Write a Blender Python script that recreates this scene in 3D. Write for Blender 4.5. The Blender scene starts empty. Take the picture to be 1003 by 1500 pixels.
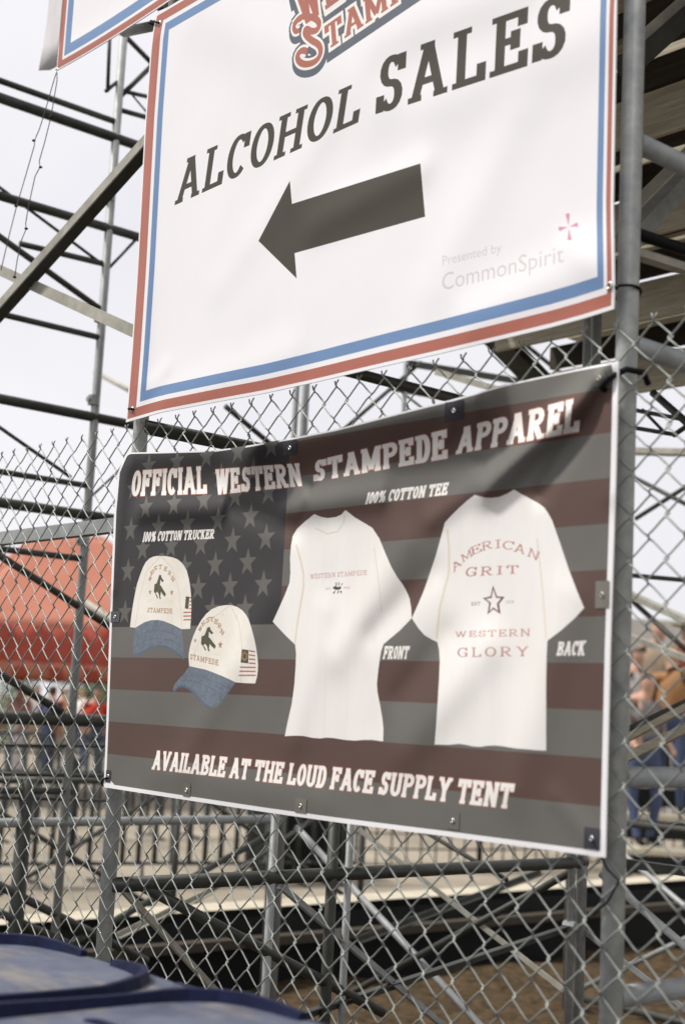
import bpy, bmesh, math, random
import numpy as np
from mathutils import Vector, Matrix, noise
from mathutils.geometry import delaunay_2d_cdt
random.seed(7)
R = math.radians
scene = bpy.context.scene
COL = scene.collection

# ---------------------------------------------------------------- camera
FPX = 2083.0                                   # 50 mm on a 24x36 frame held upright
YAW, PITCH, ROLL = R(49.31), R(7.87), R(2.93)
CAM = Vector((3.315, -2.075, 1.55))
fw = Vector((-math.sin(YAW)*math.cos(PITCH), math.cos(YAW)*math.cos(PITCH), math.sin(PITCH)))
r0 = Vector((math.cos(YAW), math.sin(YAW), 0)); u0 = r0.cross(fw)
rt = math.cos(ROLL)*r0 + math.sin(ROLL)*u0; up = rt.cross(fw)
cam = bpy.data.cameras.new('camera'); cam_o = bpy.data.objects.new('camera', cam); COL.objects.link(cam_o)
cam.sensor_fit = 'VERTICAL'; cam.sensor_height = 36; cam.lens = 50
cam.clip_start = 0.05; cam.clip_end = 2000
mw = Matrix((rt, up, -fw)).transposed().to_4x4(); mw.translation = CAM
cam_o.matrix_world = mw
cam.dof.use_dof = True; cam.dof.focus_distance = 3.75; cam.dof.aperture_fstop = 2.8
scene.camera = cam_o

# ---------------------------------------------------------------- light
SUN_EL, SUN_AZ = R(57), R(216)                 # azimuth clockwise from +Y: from the left and the camera's side
sd = Vector((math.sin(SUN_AZ)*math.cos(SUN_EL), math.cos(SUN_AZ)*math.cos(SUN_EL), math.sin(SUN_EL)))
w = bpy.data.worlds.new('World'); scene.world = w; w.use_nodes = True
nt = w.node_tree; nt.nodes.clear()
out = nt.nodes.new('ShaderNodeOutputWorld'); bg = nt.nodes.new('ShaderNodeBackground')
sky = nt.nodes.new('ShaderNodeTexSky'); sky.sky_type = 'NISHITA'; sky.sun_disc = False
sky.sun_elevation = SUN_EL; sky.sun_rotation = SUN_AZ; sky.dust_density = 3
tc = nt.nodes.new('ShaderNodeTexCoord'); nz = nt.nodes.new('ShaderNodeTexNoise')
nz.inputs['Scale'].default_value = 2.2; nz.inputs['Detail'].default_value = 5
rp = nt.nodes.new('ShaderNodeValToRGB')
rp.color_ramp.elements[0].position = .30; rp.color_ramp.elements[0].color = (.80,.80,.80,1)
rp.color_ramp.elements[1].position = .55; rp.color_ramp.elements[1].color = (1,1,1,1)
mx = nt.nodes.new('ShaderNodeMix'); mx.data_type = 'RGBA'
mx.inputs[7].default_value = (9.3, 9.2, 9.6, 1)          # thin white cloud over the blue
nt.links.new(tc.outputs['Generated'], nz.inputs['Vector']); nt.links.new(nz.outputs['Fac'], rp.inputs['Fac'])
nt.links.new(rp.outputs['Color'], mx.inputs[0]); nt.links.new(sky.outputs['Color'], mx.inputs[6])
nt.links.new(mx.outputs[2], bg.inputs['Color']); bg.inputs['Strength'].default_value = 0.1
nt.links.new(bg.outputs[0], out.inputs[0])
sun = bpy.data.lights.new('sun', 'SUN'); sun.energy = 4.1; sun.angle = R(7); sun.color = (1, .965, .91)
sun_o = bpy.data.objects.new('sun', sun); COL.objects.link(sun_o)
sun_o.rotation_euler = sd.to_track_quat('Z', 'Y').to_euler()
vs = scene.view_settings
vs.view_transform = 'Standard'; vs.look = 'None'; vs.exposure = 0.0; vs.gamma = 1; vs.use_curve_mapping = False

# ---------------------------------------------------------------- helpers
def ray(x, y): return fw + rt*((x-501.5)/FPX) - up*((y-750)/FPX)
def on(x, y, ax, val):
    v = ray(x, y); return CAM + v*((val-CAM[ax])/v[ax])
def oX(p, v): return on(p[0], p[1], 0, v)
def oY(p, v=0.0): return on(p[0], p[1], 1, v)
def oZ(p, v=0.0): return on(p[0], p[1], 2, v)
def far(p, d): return CAM + ray(*p)*d

MATS = {}
def mat(name, col, rough=.6, metal=0, var=.12, scale=8, bump=0, bscale=60, col2=None, spec=.5, stretch=None):
    if name in MATS: return MATS[name]
    m = bpy.data.materials.new(name); m.use_nodes = True; MATS[name] = m
    t = m.node_tree; b = t.nodes['Principled BSDF']
    b.inputs['Roughness'].default_value = rough; b.inputs['Metallic'].default_value = metal
    b.inputs['Specular IOR Level'].default_value = spec
    co = t.nodes.new('ShaderNodeTexCoord')
    src = co.outputs['Object']
    if stretch:
        mp = t.nodes.new('ShaderNodeMapping'); mp.inputs['Scale'].default_value = stretch
        t.links.new(src, mp.inputs['Vector']); src = mp.outputs['Vector']
    if var > 0 or col2:
        n = t.nodes.new('ShaderNodeTexNoise'); n.inputs['Scale'].default_value = scale; n.inputs['Detail'].default_value = 6
        n.inputs['Roughness'].default_value = .65
        t.links.new(src, n.inputs['Vector'])
        r = t.nodes.new('ShaderNodeValToRGB')
        c2 = col2 if col2 else tuple(c*(1-var) for c in col)
        c1 = col if col2 else tuple(min(1, c*(1+var)) for c in col)
        r.color_ramp.elements[0].position = .32; r.color_ramp.elements[0].color = (*c2, 1)
        r.color_ramp.elements[1].position = .68; r.color_ramp.elements[1].color = (*c1, 1)
        t.links.new(n.outputs['Fac'], r.inputs['Fac']); t.links.new(r.outputs['Color'], b.inputs['Base Color'])
    else:
        b.inputs['Base Color'].default_value = (*col, 1)
    if bump > 0:
        n2 = t.nodes.new('ShaderNodeTexNoise'); n2.inputs['Scale'].default_value = bscale; n2.inputs['Detail'].default_value = 4
        t.links.new(src, n2.inputs['Vector'])
        bp = t.nodes.new('ShaderNodeBump'); bp.inputs['Strength'].default_value = bump; bp.inputs['Distance'].default_value = .01
        t.links.new(n2.outputs['Fac'], bp.inputs['Height']); t.links.new(bp.outputs['Normal'], b.inputs['Normal'])
    return m
def s2l(r, g, b):
    f = lambda c: (c/255/12.92 if c/255 <= .04045 else ((c/255+.055)/1.055)**2.4)
    return (f(r), f(g), f(b))

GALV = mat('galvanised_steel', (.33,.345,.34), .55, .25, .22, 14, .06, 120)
GALV_D = mat('shaded_steel', (.05,.051,.044), .55, .3, .3, 10, .06, 90)  # frame steel with silhouette and shade put into its dark colour
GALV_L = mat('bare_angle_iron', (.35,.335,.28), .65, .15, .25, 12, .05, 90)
WIRE = mat('wire_zinc', (.255,.27,.25), .42, .35, .2, 30)
VINYL = mat('white_vinyl', (.80,.785,.79), .42, 0, .015, 5, .02, 700)
BLACK = mat('black_plastic', (.006,.006,.0065), .6, 0, .2, 20, spec=.15)
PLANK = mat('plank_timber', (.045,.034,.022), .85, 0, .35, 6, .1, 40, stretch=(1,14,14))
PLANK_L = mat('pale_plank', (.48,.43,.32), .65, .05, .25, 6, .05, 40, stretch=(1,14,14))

def tag(o, label, cat, group=None, kind=None):
    if label: o['label'] = label
    if cat: o['category'] = cat
    if group: o['group'] = group
    if kind: o['kind'] = kind
    return o
def empty(name, loc, label, cat, group=None):
    o = bpy.data.objects.new(name, None); COL.objects.link(o); o.location = loc; o.empty_display_size = .1
    return tag(o, label, cat, group)
def parent(o, p):
    if p is None: return
    o.parent = p
    q = p; L = Vector((0,0,0))
    while q: L += q.location; q = q.parent
    # parents are only ever moved, never turned
    o.matrix_parent_inverse = Matrix.Translation(-p.matrix_basis.translation) if p.parent is None else Matrix.Identity(4)
def mesh_obj(name, verts, faces, m=None, par=None, smooth=False, mats=None, midx=None):
    me = bpy.data.meshes.new(name); me.from_pydata([tuple(v) for v in verts], [], faces)
    for mm in (mats if mats else [m]):
        if mm: me.materials.append(mm)
    if midx is not None: me.polygons.foreach_set('material_index', midx)
    if smooth: me.polygons.foreach_set('use_smooth', [True]*len(me.polygons))
    me.update()
    o = bpy.data.objects.new(name, me); COL.objects.link(o); parent(o, par)
    return o
class MB:
    def __init__(s): s.v = []; s.f = []
    def add(s, v, f):
        n = len(s.v); s.v += [Vector(p) for p in v]; s.f += [tuple(i+n for i in q) for q in f]; return s
    def tube(s, pts, rad, n=10, cap=True):
        pts = [Vector(p) for p in pts]; rads = rad if isinstance(rad, (list,tuple)) else [rad]*len(pts)
        v = []; f = []; a = None
        for i, p in enumerate(pts):
            d = (pts[min(i+1,len(pts)-1)]-pts[max(i-1,0)]).normalized()
            if a is None:
                a = d.cross(Vector((0,0,1)) if abs(d.z) < .9 else Vector((1,0,0))).normalized()
            else: a = (a - d*a.dot(d)).normalized()
            b = d.cross(a)
            for k in range(n):
                t = 2*math.pi*k/n; v.append(p + (a*math.cos(t)+b*math.sin(t))*rads[i])
        for i in range(len(pts)-1):
            for k in range(n):
                f.append((i*n+k, i*n+(k+1)%n, (i+1)*n+(k+1)%n, (i+1)*n+k))
        if cap: f.append(tuple(range(n-1,-1,-1))); f.append(tuple((len(pts)-1)*n+k for k in range(n)))
        return s.add(v, f)
    def box(s, c, size, M=None):
        c = Vector(c); x, y, z = (q/2 for q in size)
        v = [Vector((sx*x, sy*y, sz*z)) for sz in (-1,1) for sy in (-1,1) for sx in (-1,1)]
        if M: v = [M @ p for p in v]
        return s.add([c+p for p in v], [(0,2,3,1),(4,5,7,6),(0,1,5,4),(2,6,7,3),(0,4,6,2),(1,3,7,5)])
    def bar(s, p0, p1, w, h, hint=(0,0,1)):
        p0 = Vector(p0); p1 = Vector(p1); d = (p1-p0); L = d.length; d.normalize()
        a = d.cross(Vector(hint)).normalized(); b = a.cross(d).normalized()
        M = Matrix((d, a, b)).transposed()
        return s.box((p0+p1)/2, (L, w, h), M)
    def angle(s, p0, p1, w, t, hint=(0,0,1), flip=1):      # L-shaped rolled section
        p0 = Vector(p0); p1 = Vector(p1); d = (p1-p0); L = d.length; d.normalize()
        a = d.cross(Vector(hint)).normalized(); b = a.cross(d).normalized()
        prof = [(0,0),(w,0),(w,t),(t,t),(t,w),(0,w)]
        v = []
        for q in (p0, p1):
            for (i, j) in prof: v.append(q + a*(i-w/2)*flip + b*(j-w/2))
        f = [(k,(k+1)%6,6+(k+1)%6,6+k) for k in range(6)] + [(5,4,3,2,1,0),(6,7,8,9,10,11)]
        return s.add(v, f)
    def build(s, name, m, par=None, smooth=False): return mesh_obj(name, s.v, s.f, m, par, smooth)
def pipe(name, p0, p1, r, m, par, n=12):
    o = MB().tube([p0, p1], r, n).build(name, m, par, True)
    for pl in o.data.polygons:
        if len(pl.vertices) > 4: pl.use_smooth = False
    return o

# ================================================================ GROUND
gm = mat('arena_dirt', (.33,.285,.215), .95, 0, .1, .8, .6, 9, col2=(.17,.145,.105))
gb = bmesh.new(); bmesh.ops.create_grid(gb, x_segments=60, y_segments=60, size=1)
me = bpy.data.meshes.new('ground')
for v in gb.verts:
    x = v.co.x; y = v.co.y
    X = math.copysign(abs(x)**3*600+abs(x)*30, x); Y = math.copysign(abs(y)**3*600+abs(y)*30, y)
    v.co = (X, Y, 0)
gb.to_mesh(me); gb.free(); me.materials.append(gm)
g = bpy.data.objects.new('ground', me); COL.objects.link(g); g['kind'] = 'structure'
# unseen dark sheet before the fence, added to cut light bounced off the ground
am = mat('bounce_cut_asphalt', (.055,.052,.048), .9, 0, .25, 2, .3, 60)
wv_ = [(-60+6*i, -50+(49.9/12)*j if j < 12 else .08, .004) for j in range(13) for i in range(21)]
wo = mesh_obj('bounce_cut_sheet', wv_, [(j*21+i, j*21+i+1, (j+1)*21+i+1, (j+1)*21+i) for j in range(12) for i in range(20)], am); wo['kind'] = 'structure'
# loose brown soil under the stand, a low uneven sheet
sm = mat('loose_soil', (.10,.068,.036), .97, 0, .2, 16, 1.0, 45, col2=(.025,.017,.009), spec=.1)
vs_, fs_ = [], []
NX, NY = 70, 60
for j in range(NY+1):
    for i in range(NX+1):
        x = -4.4+9.4*i/NX; y = .2+6.2*j/NY
        e = min(i, NX-i, j, NY-j)
        vs_.append((x, y, .006+(.075+.05*noise.noise((x*1.5,y*1.5,0))+.035*noise.noise((x*6,y*6,3)))*min(1,e/3) if e else .004))
for j in range(NY):
    for i in range(NX): a = j*(NX+1)+i; fs_.append((a,a+1,a+NX+2,a+NX+1))
so = mesh_obj('soil', vs_, fs_, sm, None, True); so['kind'] = 'structure'
# pebbles and litter on the soil
pm = mat('pebble', (.26,.21,.15), .9, 0, .3, 30)
pb = MB()
for k in range(260):
    x = random.uniform(-3.6,2.5); y = random.uniform(1.2,5.6); s = random.uniform(.005,.016)
    t = random.random()*6.3; M = Matrix.Rotation(t,3,'Z') @ Matrix.Rotation(random.uniform(-.5,.5),3,'X')
    v = [M @ Vector(q)*s for q in ((1,0,0),(0,1.2,.1),(-1,.1,0),(0,-1,.1),(.1,0,.8),(0,.1,-.5))]
    pb.add([Vector((x,y,.03))+q for q in v], [(0,1,4),(1,2,4),(2,3,4),(3,0,4),(1,0,5),(2,1,5),(3,2,5),(0,3,5)])
po = pb.build('pebbles', pm); tag(po, 'small pale stones scattered on the brown soil under the stand', 'gravel', kind='stuff')

# ================================================================ GRANDSTAND FRAME
GS = empty('grandstand', (0,1,0), 'galvanised pipe grandstand frame with cross braces and plank rows behind the chain link fence', 'grandstand')
PY = .030
POSTM = mat('post_zinc', (.47,.48,.45), .6, .15, .3, 22, .12, 70, col2=(.29,.31,.31))
for X in (-1.7,0,1.7,3.4):
    xo = X-.034 if X == 1.7 else X-.010
    pipe('post', (xo,PY,0), (xo,PY,4.9), .0208, POSTM, GS, 20)
    for Y, rr in ((1.975,.019),(1.921,.014),(3.95,.02)):
        pipe('post', (X,Y,0), (X,Y,3.35 if X > -1 else 4.6), rr, GALV, GS)
def px(name, X, p0, p1, r, m=GALV_D, kind='pipe', w=None):
    a, b = oX(p0, X), oX(p1, X)
    if kind == 'pipe': return pipe(name, a, b, r, m, GS)
    return MB().angle(a, b, r, .005, (1,0,0), -1).build(name, m, GS)
def py(name, Y, p0, p1, r, m=GALV_L, kind='pipe', flip=1):
    a, b = oY(p0, Y), oY(p1, Y)
    if kind == 'pipe': return pipe(name, a, b, r, m, GS)
    return MB().angle(a, b, r, .005, (0,1,0), flip).build(name, m, GS)
def hor(X, z, y0, y1, r, m=GALV_D): return pipe('cross_tube', (X,y0,z), (X,y1,z), r, m, GS)
# frame left of the banners (its rear post is out of view)
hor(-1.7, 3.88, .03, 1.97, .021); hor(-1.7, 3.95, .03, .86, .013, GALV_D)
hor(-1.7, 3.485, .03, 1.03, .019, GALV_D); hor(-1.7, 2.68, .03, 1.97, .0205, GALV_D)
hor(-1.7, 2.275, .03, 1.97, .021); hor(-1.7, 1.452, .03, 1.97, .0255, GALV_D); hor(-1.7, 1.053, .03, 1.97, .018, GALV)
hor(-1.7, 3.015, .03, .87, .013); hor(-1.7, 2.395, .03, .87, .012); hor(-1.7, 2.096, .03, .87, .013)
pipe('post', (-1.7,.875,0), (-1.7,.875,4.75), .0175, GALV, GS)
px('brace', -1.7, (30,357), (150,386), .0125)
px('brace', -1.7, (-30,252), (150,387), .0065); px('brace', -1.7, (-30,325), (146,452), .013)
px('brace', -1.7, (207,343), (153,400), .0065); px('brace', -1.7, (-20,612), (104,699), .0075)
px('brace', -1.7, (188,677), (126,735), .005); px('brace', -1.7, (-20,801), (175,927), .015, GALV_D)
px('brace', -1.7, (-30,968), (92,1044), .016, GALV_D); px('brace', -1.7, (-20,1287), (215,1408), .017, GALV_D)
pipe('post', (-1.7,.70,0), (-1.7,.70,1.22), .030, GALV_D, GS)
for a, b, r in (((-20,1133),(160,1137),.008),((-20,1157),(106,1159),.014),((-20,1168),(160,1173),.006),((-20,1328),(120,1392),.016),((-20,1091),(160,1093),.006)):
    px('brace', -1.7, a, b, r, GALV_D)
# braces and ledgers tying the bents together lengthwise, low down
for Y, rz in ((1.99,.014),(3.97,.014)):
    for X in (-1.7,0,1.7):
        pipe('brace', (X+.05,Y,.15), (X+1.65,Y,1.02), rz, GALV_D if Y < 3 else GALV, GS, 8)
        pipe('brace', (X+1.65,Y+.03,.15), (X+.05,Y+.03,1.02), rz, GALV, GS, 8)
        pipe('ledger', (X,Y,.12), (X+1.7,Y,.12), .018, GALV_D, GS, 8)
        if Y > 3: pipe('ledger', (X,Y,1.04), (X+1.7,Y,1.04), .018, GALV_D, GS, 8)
for X in (-3.4,):
    for Y in (1.2,2.6,4.0): pipe('post', (X,Y,0), (X,Y,1.15), .02, GALV_D, GS, 8)
    for z in (.35,1.1): pipe('cross_tube', (X,1.2,z), (X,4.0,z), .018, GALV_D, GS, 8)
    for Y in (1.2,2.6): pipe('brace', (X,Y,.35), (X,Y+1.4,1.1), .014, GALV_D, GS, 8); pipe('brace', (X,Y+1.4,.35), (X,Y,1.1), .014, GALV_D, GS, 8)
for X in (-1.7,1.668):
    for Y in (1.99,): pipe('brace', (X,.05,.2), (X,Y,1.02), .015, GALV_D, GS, 8)
# small upper bracing beside the top of the tall upright
for a, b, r in (((176,45),(222,92),.011),((222,97),(178,140),.011),((162,30),(158,134),.008),((193,138),(218,168),.004),
                ((178,133),(222,143),.009),((172,160),(222,174),.011),((155,134),(172,120),.008)):
    px('brace', -1.7, a, b, r, GALV_D)
pipe('cross_tube', oY((182,47),.12), oY((250,33),.12), .016, GALV, GS)
# coupler bolts on the upright
for z in (3.62, 3.10, 2.75, 2.17):
    MB().tube([(-1.7,.835,z),(-1.7,.865,z)], .012, 8).build('coupler', GALV, GS)
    MB().tube([(-1.7,.865,z-.02),(-1.7,.865,z+.02)], .024, 10).build('coupler', GALV, GS)
# X brace of angle iron between the two rear posts, and the flat rail under it
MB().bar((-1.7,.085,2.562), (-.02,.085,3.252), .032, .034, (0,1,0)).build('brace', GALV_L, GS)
MB().bar((-1.7,.089,2.543), (-.02,.089,3.233), .006, .040, (0,1,0)).build('brace', GALV_D, GS)  # dark strip below the beam, standing for its shaded underside
MB().angle((-1.7,.12,3.24), (-.02,.12,2.545), .036, .006, (0,1,0), 1).build('brace', GALV_L, GS)
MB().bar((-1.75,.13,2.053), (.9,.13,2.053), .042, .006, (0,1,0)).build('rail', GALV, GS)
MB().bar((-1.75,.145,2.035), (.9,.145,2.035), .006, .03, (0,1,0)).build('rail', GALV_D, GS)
py('brace', 2.6, (140,545), (215,585), .016, GALV_L); py('brace', 2.2, (116,876), (190,925), .02, GALV_L)
# bent at the left post
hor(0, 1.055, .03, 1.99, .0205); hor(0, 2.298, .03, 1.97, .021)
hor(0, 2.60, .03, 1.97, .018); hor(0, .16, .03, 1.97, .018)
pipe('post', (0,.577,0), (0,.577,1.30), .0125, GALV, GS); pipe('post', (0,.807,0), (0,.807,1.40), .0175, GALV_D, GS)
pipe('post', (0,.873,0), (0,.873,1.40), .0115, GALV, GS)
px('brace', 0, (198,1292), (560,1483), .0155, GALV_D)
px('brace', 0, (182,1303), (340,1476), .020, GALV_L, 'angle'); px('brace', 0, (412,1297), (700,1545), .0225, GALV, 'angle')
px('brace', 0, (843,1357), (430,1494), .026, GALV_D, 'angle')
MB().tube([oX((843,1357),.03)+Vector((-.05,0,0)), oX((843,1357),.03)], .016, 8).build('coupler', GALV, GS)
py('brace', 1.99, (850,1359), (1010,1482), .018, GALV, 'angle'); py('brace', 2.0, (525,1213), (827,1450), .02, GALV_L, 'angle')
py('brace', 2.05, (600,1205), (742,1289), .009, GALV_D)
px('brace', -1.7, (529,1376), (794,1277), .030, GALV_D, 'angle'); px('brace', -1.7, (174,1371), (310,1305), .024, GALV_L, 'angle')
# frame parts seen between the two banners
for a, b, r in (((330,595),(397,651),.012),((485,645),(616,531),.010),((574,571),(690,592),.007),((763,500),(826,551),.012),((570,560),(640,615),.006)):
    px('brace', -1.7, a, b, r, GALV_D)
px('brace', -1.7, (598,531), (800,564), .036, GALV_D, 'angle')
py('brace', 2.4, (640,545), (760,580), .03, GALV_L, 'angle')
pipe('post', (-1.7,2.6,1.2), (-1.7,2.6,4.4), .012, GALV, GS)
# bent at the right post
for p in ((942,208),(942,507),(930,1139),(930,1460)):
    z = oX(p, 1.68).z; hor(1.668, z, .040, 1.97, .0200, GALV)
px('brace', 1.668, (925,366), (1080,415), .026, GALV_L, 'angle'); px('brace', 1.668, (925,340), (1080,392), .012, BLACK)
px('brace', 1.668, (915,842), (1080,857), .0045, GALV_D)
MB().bar(oX((915,357),0.9), oX((1060,200),0.9), .05, .07, (1,0,0)).build('stringer', GALV, GS)
MB().bar(oX((915,315),1.0), oX((1060,170),1.0), .006, .07, (1,0,0)).build('stringer', GALV_L, GS)
MB().bar(oX((920,95),1.2), oX((1060,-30),1.2), .04, .075, (1,0,0)).build('stringer', GALV_D, GS)
MB().bar(oX((920,80),1.2), oX((1060,-45),1.2), .05, .004, (1,0,0)).build('stringer', GALV_L, GS)
for a, b, r, Y in (((955,575),(1040,650),.014,2.0),((930,601),(1040,622),.008,2.0),((930,627),(990,637),.008,2.0),((985,638),(1040,600),.009,2.0),((940,600),(975,636),.006,2.0),
                   ((925,698),(1040,757),.012,3.9),((930,760),(1040,690),.012,3.9),((925,880),(1040,985),.014,3.9)):
    py('brace', Y, a, b, r, GALV_D)
for a, b, r, Y in (((920,661),(1040,664),.10,3.95),((915,868),(1040,925),.085,3.9),((920,932),(1040,978),.05,4.3)):
    MB().bar(oY(a,Y), oY(b,Y), .03, r, (0,1,0)) .build('brace', GALV_L, GS)
for a, b, r, Y in (((905,1088),(1060,1007),.024,1.99),((905,1115),(1060,1040),.030,1.8),((905,1075),(1010,1025),.016,2.1)):
    MB().bar(oY(a,Y), oY(b,Y), r, .02, (0,1,0)).build('brace', PLANK_L if r > .021 else GALV_D, GS)
MB().bar(oY((900,1262),2.1), oY((1060,1285),2.1), .03, .03, (0,1,0)).build('rail', GALV_D, GS)
# seat rows: treads and risers stepping down and away, seen from below
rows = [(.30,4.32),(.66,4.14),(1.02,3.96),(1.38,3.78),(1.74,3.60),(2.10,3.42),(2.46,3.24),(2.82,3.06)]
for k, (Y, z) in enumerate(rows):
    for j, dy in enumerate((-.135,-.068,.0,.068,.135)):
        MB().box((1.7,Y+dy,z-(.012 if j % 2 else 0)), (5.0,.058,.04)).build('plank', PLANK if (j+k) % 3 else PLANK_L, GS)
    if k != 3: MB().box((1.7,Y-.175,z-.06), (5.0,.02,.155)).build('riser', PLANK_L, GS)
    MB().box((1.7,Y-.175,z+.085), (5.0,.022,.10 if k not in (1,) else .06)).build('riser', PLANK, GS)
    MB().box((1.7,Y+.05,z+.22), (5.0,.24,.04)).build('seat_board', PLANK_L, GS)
for X in (-.82,3.3):
    MB().bar((X,.15,4.24), (X,2.7,2.98), .05, .12, (1,0,0)).build('stringer', GALV_D, GS)

# ================================================================ CHAIN LINK FENCE
FW, FH, ZT, WR = .081, .081, 2.289, .0019
FENCE = empty('chain_link_fence', (0,0,0), 'galvanised chain link fence with open knuckled top running across in front of the pipe posts', 'fence')
def wire_mesh(odd):
    pts = []; j = 0; z = ZT; e = .0022; s = .0034
    L, Rr = -e, FW/2+e
    xs = lambda j: (Rr if (j % 2 == 0) != odd else L)
    n = int((ZT-.03)/(FH/2))
    # bent-over end at the top
    x0 = xs(0); sg = 1 if not odd else -1
    pts.append(Vector((x0+.006*sg+.004, -.002, ZT+.011))); pts.append(Vector((x0+.001*sg, -.001, ZT+.003)))
    for j in range(n):
        a = Vector((xs(j),0,ZT-j*FH/2)); b = Vector((xs(j+1),0,ZT-(j+1)*FH/2)); yy = s if j % 2 == 0 else -s
        if j: pts.append(a)
        for t, bow in ((.10,.35),(.24,.12),(.5,0),(.76,-.12),(.90,-.35)):
            tx = t + (-.045*bow/.35 if abs(bow) > .2 else 0)
            pts.append(Vector((a.x+(b.x-a.x)*tx, yy*(1 if .15 < t < .85 else .8), a.z+(b.z-a.z)*t)))
    mb = MB().tube(pts, WR, 6)
    me = bpy.data.meshes.new('wire'); me.from_pydata(mb.v, [], mb.f); me.materials.append(WIRE)
    me.polygons.foreach_set('use_smooth', [True]*len(me.polygons)); return me
WM = [wire_mesh(False), wire_mesh(True)]
K0 = -58
for k in range(K0, 76):
    o = bpy.data.objects.new('wire', WM[k % 2]); COL.objects.link(o); o.parent = FENCE
    o.location = (.006+k*FW/2, 0, random.uniform(-.0012,.0012))
    o.rotation_euler = (random.uniform(-.001,.001), random.uniform(-.0009,.0009), 0)

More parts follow.
